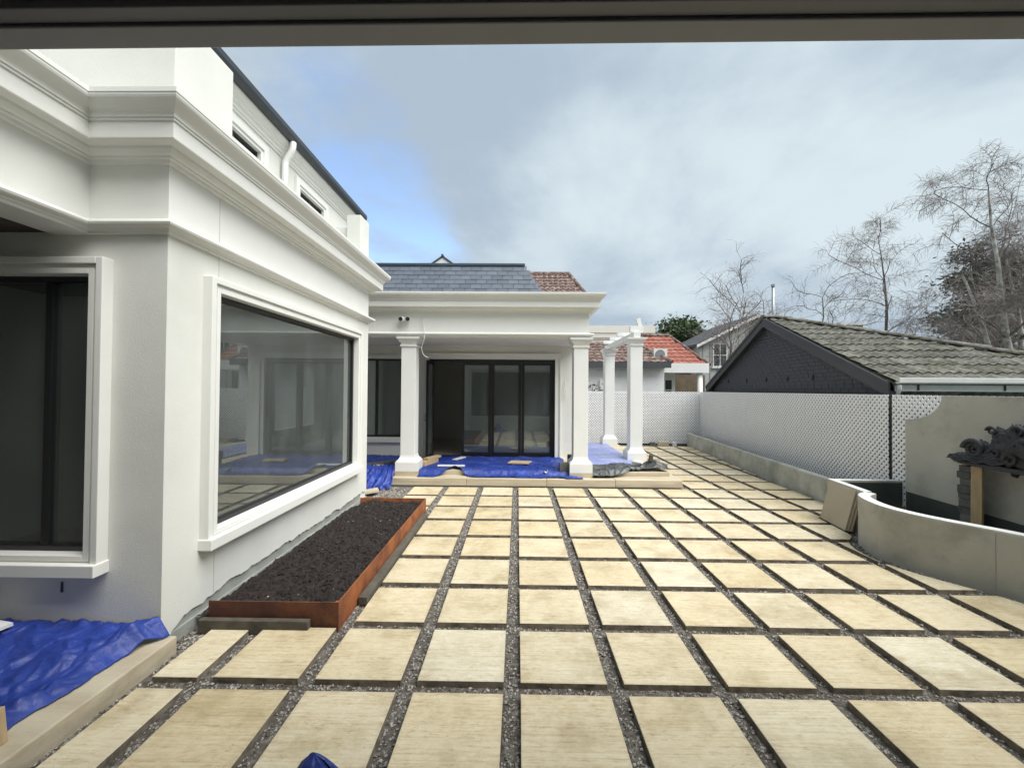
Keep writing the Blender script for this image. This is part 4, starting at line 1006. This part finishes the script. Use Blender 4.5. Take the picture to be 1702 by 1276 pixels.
while zb < 1.05 and k < len(hs):
    h = min(hs[k], 1.118-zb); w_ = .12+rb.uniform(-.015,.02)
    x = 5.775+rb.uniform(-.012,.012); y = 5.28+rb.uniform(-.02,.02)
    lb = 'grey block in the rough stack under the black slab, ' + ('lowest of its stack','second from the bottom','third from the bottom','fourth from the bottom','fifth from the bottom','sixth from the bottom','seventh from the bottom','eighth from the bottom','ninth from the bottom','tenth from the bottom','eleventh from the bottom','topmost of its stack')[k]
    tag(bevel(obj('block', MB().box(x-.06,x+.06,y-w_/1.6,y+w_/1.6,zb,zb+h-.003), 'grey_brick'),.005), lb, 'block', 'blocks stacked under the carved stone'); zb += h; k += 1
b = MB().box(5.62,5.84,3.75,4.6,.065,.90); tag(bevel(obj('pedestal', b, 'concrete'),.01), 'concrete pedestal behind the timber prop under the black slab', 'pedestal')
# spare paving slabs leaning on the pond wall
for k,off in enumerate((0,.028,.056)):
    c = Vector((4.985+off*.85-.10, 6.56-.02*k, .0)); 
    lean = R(14); wdir = Vector((-.16,-1,0)).normalized(); up = Vector((math.sin(lean),0,math.cos(lean))); up = (up-wdir*up.dot(wdir)).normalized(); nn = wdir.cross(up)
    sz = (.30,.30,.285)[k]
    cc = Vector((4.835+off,6.32-.02*k,.004))+up*sz*1.0+Vector((0,0,.004))
    b = MB().obox(cc, wdir, up, nn, .315, sz, .0115)
    tag(bevel(obj('spare_paver', b, 'tile_stack'),.003), ('beige stone slab leaning outermost against the pond wall','beige stone slab leaning in the middle of three against the pond wall','beige stone slab leaning innermost against the pond wall')[k], 'slab')

# ------------------------------------------------------------------ neighbour's garage (dark gable, mossy roof)
gar = thing('garage', (7.5,10.6,0), 'dark painted brick garage with a mossy tiled hip roof behind the lattice', 'garage')
GO = Vector((6.50,7.12,0)); GU = FD.copy(); GV = Vector((GU.y,-GU.x,0)); GL = 8.2      # GU along the gable, GV into the garage
ZE, ZA = 2.20, 4.01
def gp_(u, v, z): return GO+GU*u+GV*v+Vector((0,0,z))
m = MB(); pts = [(0,-.2),(0,ZE),(GL/2,ZA-.10),(GL,ZE),(GL,-.2)]
vs = [gp_(u,.012,z) for u,z in pts]+[gp_(u,.22,z) for u,z in pts]; n = 5
m.add(vs, [tuple(range(n)),tuple(range(2*n-1,n-1,-1))]+[(i,(i+1)%n,n+(i+1)%n,n+i) for i in range(n)]); gw = obj('gable_wall', m, 'post_dark', gar)
m = MB(); ch_ = .086; bl_ = .24
for r_ in range(40):
    z0 = .55+r_*ch_
    zt = z0+ch_-.010
    # gable slope limits at this height
    if zt <= ZE: ulo, uhi = 0, GL
    else:
        f = (zt-ZE)/(ZA-.10-ZE); ulo, uhi = GL/2*f, GL-GL/2*f
    if uhi-ulo < .1: break
    u = ulo-(r_%2)*bl_/2
    while u < uhi:
        a, b2 = max(u,ulo), min(u+bl_-.010,uhi)
        if b2-a > .03:
            d_ = rb.uniform(0,.003)
            P = [gp_(a,-d_,z0),gp_(b2,-d_,z0),gp_(b2,-d_,zt),gp_(a,-d_,zt),gp_(a,.013,z0),gp_(b2,.013,z0),gp_(b2,.013,zt),gp_(a,.013,zt)]
            m.add(P, [(0,1,2,3),(0,4,5,1),(1,5,6,2),(2,6,7,3),(3,7,4,0)])
        u += bl_
c_ = obj('brickwork', m, 'painted_brick', gw); c_['kind'] = 'stuff'
# barge boards
sl_len = math.hypot(GL/2+.25, ZA-ZE)
for sgn in (0,1):
    def bp(t, dz, v):     # t from apex 0 to eave 1
        u = GL/2-(GL/2+.12)*t if sgn == 0 else GL/2+(GL/2+.12)*t
        return gp_(u, v, ZA+.03+(ZE-.04-ZA)*t+dz)
    for nm,v0,v1,d0,d1,mm in (('bargeboard',-.17,-.14,-.25,.0,'bargeboard'),('soffit_board',-.14,.02,-.20,-.15,'bargeboard'),('cover_strip',-.19,-.17,-.06,.012,'bargeboard')):
        P = [bp(0,d0,v0),bp(1,d0,v0),bp(1,d1,v0),bp(0,d1,v0),bp(0,d0,v1),bp(1,d0,v1),bp(1,d1,v1),bp(0,d1,v1)]
        obj(nm, MB().add(P,[(0,1,2,3),(7,6,5,4),(0,4,5,1),(1,5,6,2),(2,6,7,3),(3,7,4,0)]), mm, gar)
# roof body (under the tiles)
VH = 4.05       # hip foot distance along the near eave
A = gp_(GL/2,-.15,ZA); B_ = gp_(GL/2,.25,ZA); E0 = gp_(-.18,-.15,ZE-.02); E1 = gp_(-.18,VH+.3,ZE-.02); F0 = gp_(GL+.18,-.15,ZE-.02); F1 = gp_(GL+.18,VH+.3,ZE-.02)
m = MB(); m.add([A,B_,E0,E1,F0,F1,gp_(0,.0,2.0),gp_(0,VH,2.0),gp_(GL,VH,2.0),gp_(GL,0,2.0)], [(0,2,3,1),(1,3,5),(0,1,5,4),(2,6,7,3),(3,7,8,5),(4,5,8,9)])
groof = obj('roof', m, 'moss_tile', gar, fix=True)
upS = (gp_(GL/2,0,ZA)-gp_(-.18,0,ZE-.02)); SL = upS.length; upS.normalize(); nS = GV.cross(upS); nS = -nS if nS.z < 0 else nS
tw, te = .33, .43
m = MB(); nseg = 12
prof = []
for k in range(nseg+1):
    t = k/nseg; x = (t-.5)*(tw*.985)
    z = .016*math.cos(2*math.pi*t*2)*.9 + (.008 if t > .93 else 0)
    prof.append((x, z))
vs = []
for yy,lift in ((0,.030),(.02,.034),(te+.05,.004)):
    for x,z in prof: vs.append((x,yy,z+lift))
k1 = nseg+1
fs = [(j*k1+i,j*k1+i+1,(j+1)*k1+i+1,(j+1)*k1+i) for j in range(2) for i in range(nseg)]
vs += [(x,0.004,z+.008) for x,z in prof]
fs += [(3*k1+i+1,3*k1+i,i,i+1)[::-1] for i in range(nseg)]
m.add(vs, fs); tile = m.mesh('roof_tile', smooth=False, fix=False); tile.materials.append(MATS['moss_tile'])
rt = random.Random(8)
nc = int(SL/te)+1
for r_ in range(nc):
    s0 = r_*te
    c_ = 0
    while True:
        v = -.13+tw/2+c_*tw; c_ += 1
        vmax = .25+(VH+.05)*(1-(s0+te*.5)/SL)
        if v > vmax+.02 or c_ > 40: break
        p = gp_(-.20,v,ZE-.025)+upS*s0+nS*.006
        q = basis(GV, upS, nS) @ Matrix.Rotation(rt.uniform(-.012,.012),3,'Z').to_quaternion() @ Matrix.Rotation(rt.uniform(-.012,.012),3,'X').to_quaternion()
        place('roof_tile', tile, groof, p+nS*rt.uniform(0,.008), q)
# hip and verge caps
def cap_mesh(L_):
    m = MB(); k = 9; vs = []
    for y,r in ((0,.125),(.03,.13),(L_,.105)):
        for j in range(k):
            a = math.pi*j/(k-1); vs.append((r*math.cos(a), y, r*.62*math.sin(a)-.02))
    m.add(vs, [(i*k+j,i*k+j+1,(i+1)*k+j+1,(i+1)*k+j) for i in range(2) for j in range(k-1)]+[tuple(range(k-1,-1,-1)),tuple(range(2*k,3*k))]); return m.mesh('hip_cap', smooth=False)
cap_me = cap_mesh(.44); cap_me.materials.append(MATS['moss_tile'])
hd0 = gp_(GL/2,.10,ZA+.06); hd1 = gp_(-.10,VH+.22,ZE+.08); hv = hd1-hd0; hl = hv.length; hv.normalize()
for k in range(int(hl/.40)+1):
    if k == 0: p = hd0.copy()
    p = hd0+hv*(.40*k); yv = -hv if True else hv; sx = yv.cross(Vector((0,0,1))).normalized(); zv = sx.cross(yv)
    place('hip_cap', cap_me, groof, p+hv*.42+zv*rt.uniform(-.01,.012), basis(sx,yv,zv) @ Matrix.Rotation(rt.uniform(-.03,.03),3,'Z').to_quaternion())
p = gp_(GL/2,-.19,ZA+.05); sx = GU; yv = GV; zv = Vector((0,0,1)); place('hip_cap', cap_me, groof, p, basis(GU.cross(Vector((0,0,1)))*0+(-GU), GV, Vector((0,0,1))))
# gutter, fascia, wall under the eave
gprof = [(0,0),(.09,0),(.105,.02),(.11,.09),(.10,.095),(.095,.03),(0,.03)]
def along_eave(prof, v0, v1, z, base_u):
    m = MB(); n = len(prof); vs = [gp_(base_u-e,v0,z+h) for e,h in prof]+[gp_(base_u-e,v1,z+h) for e,h in prof]
    m.add(vs, [tuple(range(n)),tuple(range(2*n-1,n-1,-1))]+[(i,(i+1)%n,n+(i+1)%n,n+i) for i in range(n)]); return m
obj('gutter', along_eave(gprof,-.10,VH+.3,ZE-.03,-.155), 'gutter_white', gar)
obj('fascia', along_eave([(0,0),(.025,0),(.025,.13),(0,.13)],-.08,VH+.3,ZE-.155,-.125), 'fascia_pale', gar)
for vv in (.25,1.55,2.9): obj('gutter_bracket', along_eave([(.0,.0),(.014,.0),(.014,.11),(0,.11)],vv,vv+.025,ZE-.14,-.1505), 'post_dark', gar)
obj('near_wall', along_eave([(-.2,0),(0,0),(0,2.2),(-.2,2.2)],.03,VH,-.15,0.0), 'painted_brick', gar)
obj('downpipe', MB().tube(smooth_path([gp_(-.20,-.06,ZE-.05),gp_(-.20,-.06,ZE-.12),gp_(-.10,-.02,ZE-.22),gp_(-.06,.03,ZE-.30)],.04), .03, 8), 'gutter_white', gar, smooth=True)
for u in (6.7,5.4,4.25,3.2,2.2): 
    br = obj('wall_bracket', MB().obox(gp_(u,-.012,2.36),GU,GV,(0,0,1),.018,.01,.05), 'post_dark', gar)
    obj('bolt', MB().obox(gp_(u+.01,-.02,2.31),GU,GV,(0,0,1),.03,.012,.016), 'post_dark', br)
p = gp_(5.0,.55,0); obj('flue_pipe', MB().tube([(p.x,p.y,3.3),(p.x,p.y,5.10)], .038, 10), 'steel', gar, smooth=True); obj('flue_cap', MB().tube([(p.x,p.y,5.105),(p.x,p.y,5.17)], .055, 10), 'steel', gar)

# ------------------------------------------------------------------ neighbouring houses
def tile_plane(mb, o, ud, vd, poly, tw, te, lift=.055):
    """rows of small stepped tiles over a roof plane; poly in (u,v)"""
    o = Vector(o); ud = Vector(ud).normalized(); vd = Vector(vd).normalized(); nn = ud.cross(vd); nn = -nn if nn.z < 0 else nn
    us = [p[0] for p in poly]; vs_ = [p[1] for p in poly]
    def inside(u, v):
        c = False
        for i in range(len(poly)):
            (x1,y1),(x2,y2) = poly[i-1],poly[i]
            if (y1 > v) != (y2 > v) and u < (x2-x1)*(v-y1)/(y2-y1)+x1: c = not c
        return c
    v = min(vs_); r_ = 0
    while v < max(vs_):
        u = min(us)
        while u < max(us):
            if inside(u+tw/2, v+te/2):
                a = [o+ud*(u+x)+vd*(v+y)+nn*h for x,y,h in ((0,0,lift*.55),(tw*.5,0,lift*1.25),(tw*.98,0,lift*.55),(tw*.98,te*1.08,.0),(tw*.5,te*1.08,lift*.6),(0,te*1.08,.0),(0,0,-.01),(tw*.98,0,-.01))]
                mb.add(a, [(0,1,4,5),(1,2,3,4),(6,7,2,1,0)])
            u += tw
        v += te; r_ += 1
    return mb
h1 = thing('house', (6,19,0), 'white painted brick house with terracotta tiled roofs beyond the far fence', 'house')
obj('wall', MB().box(.8,6.1,17.0,21.5,-.2,3.0), 'far_white', h1)
m = MB()
for r_ in range(34):
    z = .4+r_*.076
m.box(.8,6.1,16.985,16.999,2.99,3.0); obj('frieze_strip', m, 'far_white', h1)
# lower front wing roof
obj('fascia', MB().box(.5,6.25,16.62,16.70,2.95,3.17), 'far_roof', h1)
m = MB(); o_ = (0.4,16.66,3.16); vd = Vector((0,1.9,1.02)); vl = vd.length
m.add([(0.4,16.66,3.14),(6.3,16.66,3.14),(5.3,18.56,4.16),(0.4,18.56,4.16),(0.4,21,3.1),(6.3,21,3.1)], [(0,1,2,3),(3,2,5,4),(1,5,2),(0,4,5,1),(0,3,4)])
r1 = obj('roof', m, 'brown_tile', h1)
m = tile_plane(MB(), o_, (1,0,0), vd, [(0,0),(5.85,0),(4.9,vl),(0,vl)], .26, .31); c_ = obj('roof_tiles', m, 'brown_tile', r1, fix=False); c_['kind'] = 'stuff'
# higher hip to the right
m = MB(); v2 = [(5.0,18.3,3.15),(8.55,18.3,3.15),(8.55,23.5,3.15),(5.0,23.5,3.15),(5.6,20.6,4.75),(7.62,20.6,4.75)]
m.add(v2, [(0,1,5,4),(1,2,5),(2,3,4,5),(3,0,4),(0,3,2,1)]); r2 = obj('roof', m, 'red_tile', h1)
vd2 = Vector((0,2.3,1.6)); vl2 = vd2.length
m = tile_plane(MB(), (5.0,18.28,3.17), (1,0,0), vd2, [(0,0),(3.5,0),(2.6,vl2),(.5,vl2)], .27, .33); c_ = obj('roof_tiles', m, 'red_tile', r2, fix=False); c_['kind'] = 'stuff'
m = MB().tube([(5.55,20.58,4.79),(7.64,20.58,4.79)], .10, 8); obj('ridge_tiles', m, 'brown_tile', r2); m = MB().tube([(7.62,20.6,4.78),(8.58,18.28,3.18)], .09, 8); obj('hip_tiles', m, 'brown_tile', r2)
m = MB().tube([(5.28,18.56,4.18),(6.3,16.68,3.2)], .09, 8); obj('hip_tiles', m, 'brown_tile', r1)
# flat porch
obj('porch_fascia', MB().box(5.95,8.05,17.2,17.32,2.78,3.18), 'far_white', h1); obj('porch_roof', MB().box(5.95,8.05,17.33,19.5,3.0,3.16), 'far_white', h1)
obj('porch_wall', MB().box(6.1,7.05,18.3,18.5,-.2,3.0), 'far_white', h1); obj('porch_post', MB().tube([(7.75,17.4,-.2),(7.75,17.4,2.78)], .11, 12), 'far_white', h1, smooth=True)
w = MB(); frame_ring(w,'x',6.2,6.95,1.2,2.55,.06,0,.05,18.3,-1); w.box(6.55,6.60,18.255,18.30,1.26,2.49); w.box(6.26,6.55,18.262,18.30,2.02,2.07); w.box(6.60,6.89,18.262,18.30,2.02,2.07)
wn2 = obj('window', w, 'paint_white', h1); obj('pane', MB().box(6.26,6.89,18.285,18.295,1.26,2.49), 'plastic_dark', wn2)
obj('meter_box', MB().box(3.42,3.58,16.93,16.985,2.05,2.45), 'plastic_white', h1)
ac = thing('air_conditioner', (5.85,17.35,3.25), 'white air conditioner unit with a dark round fan on the tiled roof', 'air conditioner')
obj('casing', MB().box(5.72,6.28,17.15,17.50,3.30,3.78), 'far_cream', ac); obj('fan_grille', MB().tube([(5.98,17.149,3.54),(5.98,17.125,3.54)], .20, 24), 'frame_grey', ac); obj('stand', MB().box(5.8,6.2,17.2,17.45,3.1,3.30), 'plastic_white', ac)
# plain cream building behind
cb = thing('building', (5,24,0), 'plain cream parapet building behind the terracotta roofs', 'building')
obj('wall', MB().box(2.0,7.9,24,28,-.2,5.0), 'far_cream', cb)
for z in (4.62,4.92,5.28): pass
obj('parapet', MB().sweep([(-.1,4.98),(.05,5.0),(.06,5.08),(.10,5.10),(.10,5.36),(.14,5.38),(.14,5.80),(-.1,5.80)], [(2.0,24),(7.9,24),(7.9,28)]), 'far_cream', cb)
# brown tiled roof and white gable behind the pavilion
h3 = thing('house', (0,19,0), 'house with a weathered brown tiled roof rising behind the slate roof', 'house')
obj('wall', MB().box(-3.2,3.0,18.4,22.8,-.2,5.65), 'far_white', h3)
m = MB(); m.add([(-3.5,18.0,5.7),(3.42,18.0,5.7),(2.55,20.4,7.8),(-3.5,20.4,7.8),(-3.5,23,5.7),(3.42,23,5.7)], [(0,1,2,3),(1,5,2),(3,2,5,4),(0,4,5,1),(0,3,4)]); r3 = obj('roof', m, 'brown_tile', h3)
vd3 = Vector((0,2.4,2.10)); m = tile_plane(MB(), (-1.0,17.98,5.72), (1,0,0), vd3, [(0,0),(4.4,0),(3.52,vd3.length),(0,vd3.length)], .25, .30); c_ = obj('roof_tiles', m, 'brown_tile', r3, fix=False); c_['kind'] = 'stuff'
obj('ridge_tiles', MB().tube([(-3.5,20.4,7.83),(2.57,20.4,7.83)], .11, 8), 'brown_tile', r3); obj('hip_tiles', MB().tube([(2.55,20.4,7.81),(3.44,17.98,5.72)], .10, 8), 'brown_tile', r3)
h4 = thing('house', (-2.9,16.5,0), 'house with a small white gable peeping over the slate roof ridge', 'house')
m = MB(); pts = [(-3.79,-.2),(-2.29,-.2),(-2.29,6.78),(-3.04,7.30),(-3.79,6.78)]
vs = [(x,16.2,z) for x,z in pts]+[(x,18,z) for x,z in pts]; m.add(vs,[(0,1,2,3,4),(9,8,7,6,5)]+[(i,(i+1)%5,5+(i+1)%5,5+i) for i in range(5)]); obj('gable_wall', m, 'far_white', h4)
for sg in (-1,1):
    P = [(-3.04,16.17,7.36),(-3.04+sg*.95,16.17,6.69),(-3.04+sg*.95,18.2,6.69),(-3.04,18.2,7.36)]; P2 = [(a,b,c-.075) for a,b,c in P]
    obj('roof_slope', MB().add(P+P2,[(0,1,2,3),(7,6,5,4),(0,4,5,1),(1,5,6,2),(2,6,7,3),(3,7,4,0)]), 'dark_roof', h4)
obj('ridge_cap', MB().tube([(-3.04,16.15,7.36),(-3.04,18.2,7.36)], .05, 8), 'dark_roof', h4)
# grey weatherboard house
h2 = thing('house', (13.5,26,0), 'grey timber-clad gabled house with white barge trim beyond the garage', 'house')
GXa, GXm, GXb, YH = 10.35, 13.85, 17.2, 24.0
zE2, zA2 = 4.75, 6.42
m = MB(); pts = [(GXa+.3,-.2),(GXb,-.2),(GXb,zE2),(GXm,zA2-.12),(GXa+.3,zE2+.02)]
vs = [(x,YH,z) for x,z in pts]+[(x,29,z) for x,z in pts]; m.add(vs,[(0,1,2,3,4),(9,8,7,6,5)]+[(i,(i+1)%5,5+(i+1)%5,5+i) for i in range(5)]); hw_ = obj('wall', m, 'far_grey', h2)
m = MB(); x = GXa+.5
while x < GXb-.1:
    zt = zE2+(zA2-.15-zE2)*(1-abs(x-GXm)/(GXm-GXa)); m.box(x-.012,x+.012,YH-.02,YH-.0005,0,zt-.05); x += .42
obj('battens', m, 'far_grey_dark', hw_)
for sg,xe in ((-1,GXa),(1,GXb+.2)):
    P = [(GXm,YH-.35,zA2+.1),(xe,YH-.35,zE2),(xe,29.2,zE2),(GXm,29.2,zA2+.1)]; P2 = [(a,b,c-.14) for a,b,c in P]
    obj('roof_slope', MB().add(P+P2,[(0,1,2,3),(7,6,5,4),(0,4,5,1),(1,5,6,2),(2,6,7,3),(3,7,4,0)]), 'far_roof', h2)
    P = [(GXm,YH-.40,zA2+.03),(xe,YH-.40,zE2-.07),(xe,YH-.36,zE2-.07),(GXm,YH-.36,zA2+.03)]; P2 = [(a,b,c-.16) for a,b,c in P]
    obj('bargeboard', MB().add(P+P2,[(0,1,2,3),(7,6,5,4),(0,4,5,1),(1,5,6,2),(2,6,7,3),(3,7,4,0)]), 'paint_white', h2)
obj('side_wing', MB().box(9.2,GXa+.29,25.2,29,-.2,4.3), 'far_grey_dark', h2); m = MB(); m.add([(8.8,24.8,4.4),(GXa+.28,24.8,4.55),(GXa+.28,29.5,4.95),(8.8,29.5,4.75),(8.8,24.8,4.3),(GXa+.28,24.8,4.45),(GXa+.28,29.5,4.8),(8.8,29.5,4.6)],[(0,1,2,3),(7,6,5,4),(0,4,5,1),(1,5,6,2),(2,6,7,3),(3,7,4,0)]); obj('wing_roof', m, 'far_roof', h2)
for (wx0,wx1,wz0,wz1) in ((11.42,12.28,3.42,4.82),):
    w = MB(); frame_ring(w,'x',wx0,wx1,wz0,wz1,.07,0,.06,YH,-1); xm = (wx0+wx1)/2; zm = (wz0+wz1)/2; w.box(xm-.025,xm+.025,YH-.05,YH,wz0+.07,wz1-.07); w.box(wx0+.07,wx1-.07,YH-.045,YH-.001,zm-.03,zm+.03); w.box(wx0-.06,wx1+.06,YH-.10,YH-.0,wz0-.08,wz0-.002)
    wi = obj('window', w, 'paint_white', h2); obj('pane', MB().box(wx0+.07,wx1-.07,YH-.02,YH-.01,wz0+.07,wz1-.07), 'glass_dark', wi); obj('blind', MB().box(wx0+.07,wx1-.07,YH-.008,YH-.002,wz0+.07,wz1-.07), 'interior', wi)
obj('vent_door', MB().box(13.35,13.95,YH-.05,YH-.001,5.0,5.75), 'far_grey_dark', h2)
obj('window', MB().box(12.9,14.2,YH-.05,YH-.001,3.75,4.35), 'plastic_dark', h2)
fb = thing('building', (24.5,30,0), 'pale flat-topped building block half hidden behind the garage roof', 'building')
obj('wall', MB().box(23.6,25.2,30,32,-.2,6.9), 'far_grey', fb); obj('parapet_cap', MB().box(23.5,25.3,29.9,32.1,6.901,7.05), 'far_cream', fb)
wl_ = MB().box(8.3,10.3,22.5,22.7,-.2,2.9); tag(obj('boundary_wall', wl_, 'fence_brown'), 'brown stone boundary wall seen beyond the white porch', 'wall')

# ------------------------------------------------------------------ trees
def perp(d, rng):
    v = Vector((rng.gauss(0,1),rng.gauss(0,1),rng.gauss(0,1))); v -= d*v.dot(d); return v.normalized()
def bare_tree(name, base, height, label, seed, lean=(0,0), spread=.5, r0=.12, droop=.6, wood='bark_white', levels=3, twigs=1.0, group=None, stems=1, start=.25, crook=.08):
    rng = random.Random(seed); base = Vector(base); t = thing(name, base, label, 'tree', group)
    tr, tw_ = MB(), MB(); lims = MB()
    def grow(p, d, L, r, lev, mb):
        n = 7 if lev == 0 else (6 if lev < 3 else 5); pts = [p.copy()]; q = p.copy(); dd = d.copy(); kids = []
        for k in range(n):
            dd = (dd+perp(dd,rng)*(crook if lev == 0 else crook*2.2)+Vector((0,0,-droop*(.0 if lev == 0 else (.10 if lev == 1 else (.30 if lev == 2 else .5)))*(k/n)))).normalized()
            q = q+dd*(L/n); pts.append(q.copy())
            f = (k+1)/n
            if lev < levels:
                lo = start if lev == 0 else .2
                if f > lo:
                    nk = {0:2,1:2,2:3}.get(lev,3)
                    if lev == levels-1: nk = max(1,int(nk*twigs+rng.random()))
                    for _ in range(nk): kids.append((q.copy(), dd.copy(), f))
        rad = [max(.0038 if lev > 2 else (.009 if lev == 2 else .017), r*(1-.80*i/n)) for i in range(n+1)]
        mb.tube(pts, rad, 8 if lev == 0 else (5 if lev == 1 else 3), cap=False)
        for (c,dv,f) in kids:
            up = .55 if lev == 0 else .2
            nd = (dv*(.55)+perp(dv,rng)*(spread+.35)+Vector((0,0,up*.6 if lev < 1 else .05))).normalized()
            ll = L*rng.uniform(.28,.5)*(1.15-.55*f if lev == 0 else 1.0)
            if lev+1 == levels: ll = max(.5, ll*1.2)
            grow(c, nd, ll, max(.0045,r*(1-.8*f)*.5), lev+1, lims if lev == 0 else tw_)
    for s in range(stems):
        off = Vector((rng.uniform(-.35,.35),rng.uniform(-.3,.3),0)) if s else Vector((0,0,0))
        d = Vector((lean[0]+rng.uniform(-.12,.12)*(s>0),lean[1],1)).normalized()
        grow(base+off, d, height*(1 if s == 0 else rng.uniform(.6,.9)), r0, 0, tr)
    obj('trunk', tr, wood, t, smooth=True, fix=False); obj('limbs', lims, wood if wood != 'bark_white' else 'bark_grey', t, fix=False); c = obj('crown', tw_, 'twig', t, fix=False)
    return t
bare_tree('birch_tree', (22.0,18.0,-.3), 11.2, 'tall bare weeping birch with a pale forked trunk beyond the garage', 21, lean=(-.10,0), spread=.75, r0=.17, droop=.85, twigs=2.4, stems=3, start=.30)
bare_tree('birch_tree', (19.3,22.0,-.3), 9.6, 'bare weeping birch leaning over the mossy garage roof', 34, lean=(.16,0), spread=.55, r0=.13, droop=.8, wood='bark_grey', twigs=1.9, start=.28)
bare_tree('bare_tree', (16.6,21.5,-.3), 7.6, 'small crooked leafless tree beside the flue pipe', 45, lean=(.05,0), spread=.30, r0=.10, droop=.1, wood='bark_grey', twigs=.3, stems=1, start=.5, crook=.2)
bare_tree('birch_tree', (9.95,20.2,-.3), 7.3, 'slender white-stemmed birch in front of the grey timber house', 52, lean=(.02,0), spread=.34, r0=.06, droop=.5, twigs=.35, stems=3, start=.45)
bare_tree('birch_tree', (12.2,21.4,-.3), 5.9, 'low bare birch arching behind the garage gable', 63, lean=(.06,0), spread=.6, r0=.05, droop=.7, twigs=.4, stems=2, start=.6)
bare_tree('bare_tree', (26.5,21.0,-.3), 6.0, 'twiggy reddish leafless shrub tree below the evergreen', 74, lean=(-.1,0), spread=.6, r0=.09, droop=.2, wood='bark_grey', twigs=1.5, stems=3, start=.2, crook=.12)
def leaf_tree(name, base, h, label, seed, clumps, mat_leaf, leaf=.16, per=60, trunk_r=.2, wood='bark_dark', cat='tree'):
    """clumps: list of (centre offset, radius xyz)"""
    rng = random.Random(seed); base = Vector(base); t = thing(name, base, label, cat)
    tr, lm, lv = MB(), MB(), MB()
    top = base+Vector((0,0,h*.75)); tr.tube([base, base+Vector((.1,0,h*.3)), base+Vector((-.05,.1,h*.55)), top], [trunk_r,trunk_r*.8,trunk_r*.55,trunk_r*.2], 9)
    for (c,rx,ry,rz,dens) in clumps:
        c = base+Vector(c)
        a = base+Vector((0,0,min(h*.6,max(h*.15,(c.z-base.z)*.7)))); mid = (a+c)/2+Vector((0,0,-.2)); lm.tube([a,mid,c], [trunk_r*.4,trunk_r*.25,.02], 5)
        n = int(per*dens*max(1,rx*ry*rz)**.6)
        for k in range(n):
            # sub clump centre on/near the surface
            d = Vector((rng.gauss(0,1),rng.gauss(0,1),rng.gauss(0,1))).normalized()*rng.uniform(.45,1.05)
            s = c+Vector((d.x*rx,d.y*ry,d.z*rz)); rr = rng.uniform(.18,.42)*(1 if leaf > .1 else .6)
            for j in range(rng.randint(9,16)):
                p = s+Vector((rng.gauss(0,rr),rng.gauss(0,rr),rng.gauss(0,rr*.55)))
                u = Vector((rng.gauss(0,1),rng.gauss(0,1),rng.gauss(0,.6))).normalized(); w_ = perp(u,rng); sz = leaf*rng.uniform(.6,1.3)
                lv.add([p-u*sz, p+w_*sz*.45, p+u*sz, p-w_*sz*.45], [(0,1,2,3)])
    obj('trunk', tr, wood, t, smooth=True); obj('limbs', lm, wood, t); obj('crown', lv, mat_leaf, t, fix=False)
    return t
rk = random.Random(77); cl_ = []
for k in range(58):
    z = rk.uniform(2.0,11.3); f = 1-abs(z-6.8)/6.0; a = rk.uniform(0,6.28); rr = rk.uniform(.6,5.4)*max(.35,f)
    cl_.append(((rr*math.cos(a)+ (z-6)*.14,rr*math.sin(a)*.6,z), rk.uniform(.8,1.5), rk.uniform(.7,1.2), rk.uniform(.35,.7), 1.0))
leaf_tree('evergreen_tree', (29.0,25.5,-.3), 11.5, 'large dark evergreen tree behind the tall birch', 5, cl_, 'leaf_dark', .13, 34, .3)
rk = random.Random(78); cl_ = []
for k in range(26):
    a = rk.uniform(0,6.28); rr = rk.uniform(0,3.6); z = 5.6+rk.uniform(-1.8,1.5)*(1-rr/6)
    cl_.append(((rr*math.cos(a),rr*math.sin(a)*.7,z), rk.uniform(.8,1.3), .9, rk.uniform(.5,.9), 1.0))
leaf_tree('green_tree', (13.4,34,0.7), 7.9, 'rounded green leafy tree behind the grey timber house roof', 6, cl_, 'leaf_green', .15, 34, .25)
leaf_tree('green_tree', (18.6,37,0.3), 7.2, 'paler bushy green tree beside the rounded tree behind the grey house', 16, [((c[0][0]*.9,c[0][1],c[0][2]-.4),)+c[1:] for c in cl_[:18]], 'leaf_green', .15, 30, .25)
for k,(x,y,h,lb,sd) in enumerate(((3.0,16.3,2.6,'leafy shrub poking over the far lattice between verandah and pergola columns',7),(5.2,16.3,2.45,'low leafy shrub showing over the far lattice beside the white brick wall',8))):
    rk = random.Random(sd); c2 = [((rk.uniform(-.35,.35),rk.uniform(-.2,.2),h-.45+rk.uniform(-.35,.15)), .25,.2,.2, .35) for _ in range(7)]
    leaf_tree('shrub', (x,y,-.3), h, lb, sd, c2, 'leaf_dark', .05, 16, .03, cat='shrub')
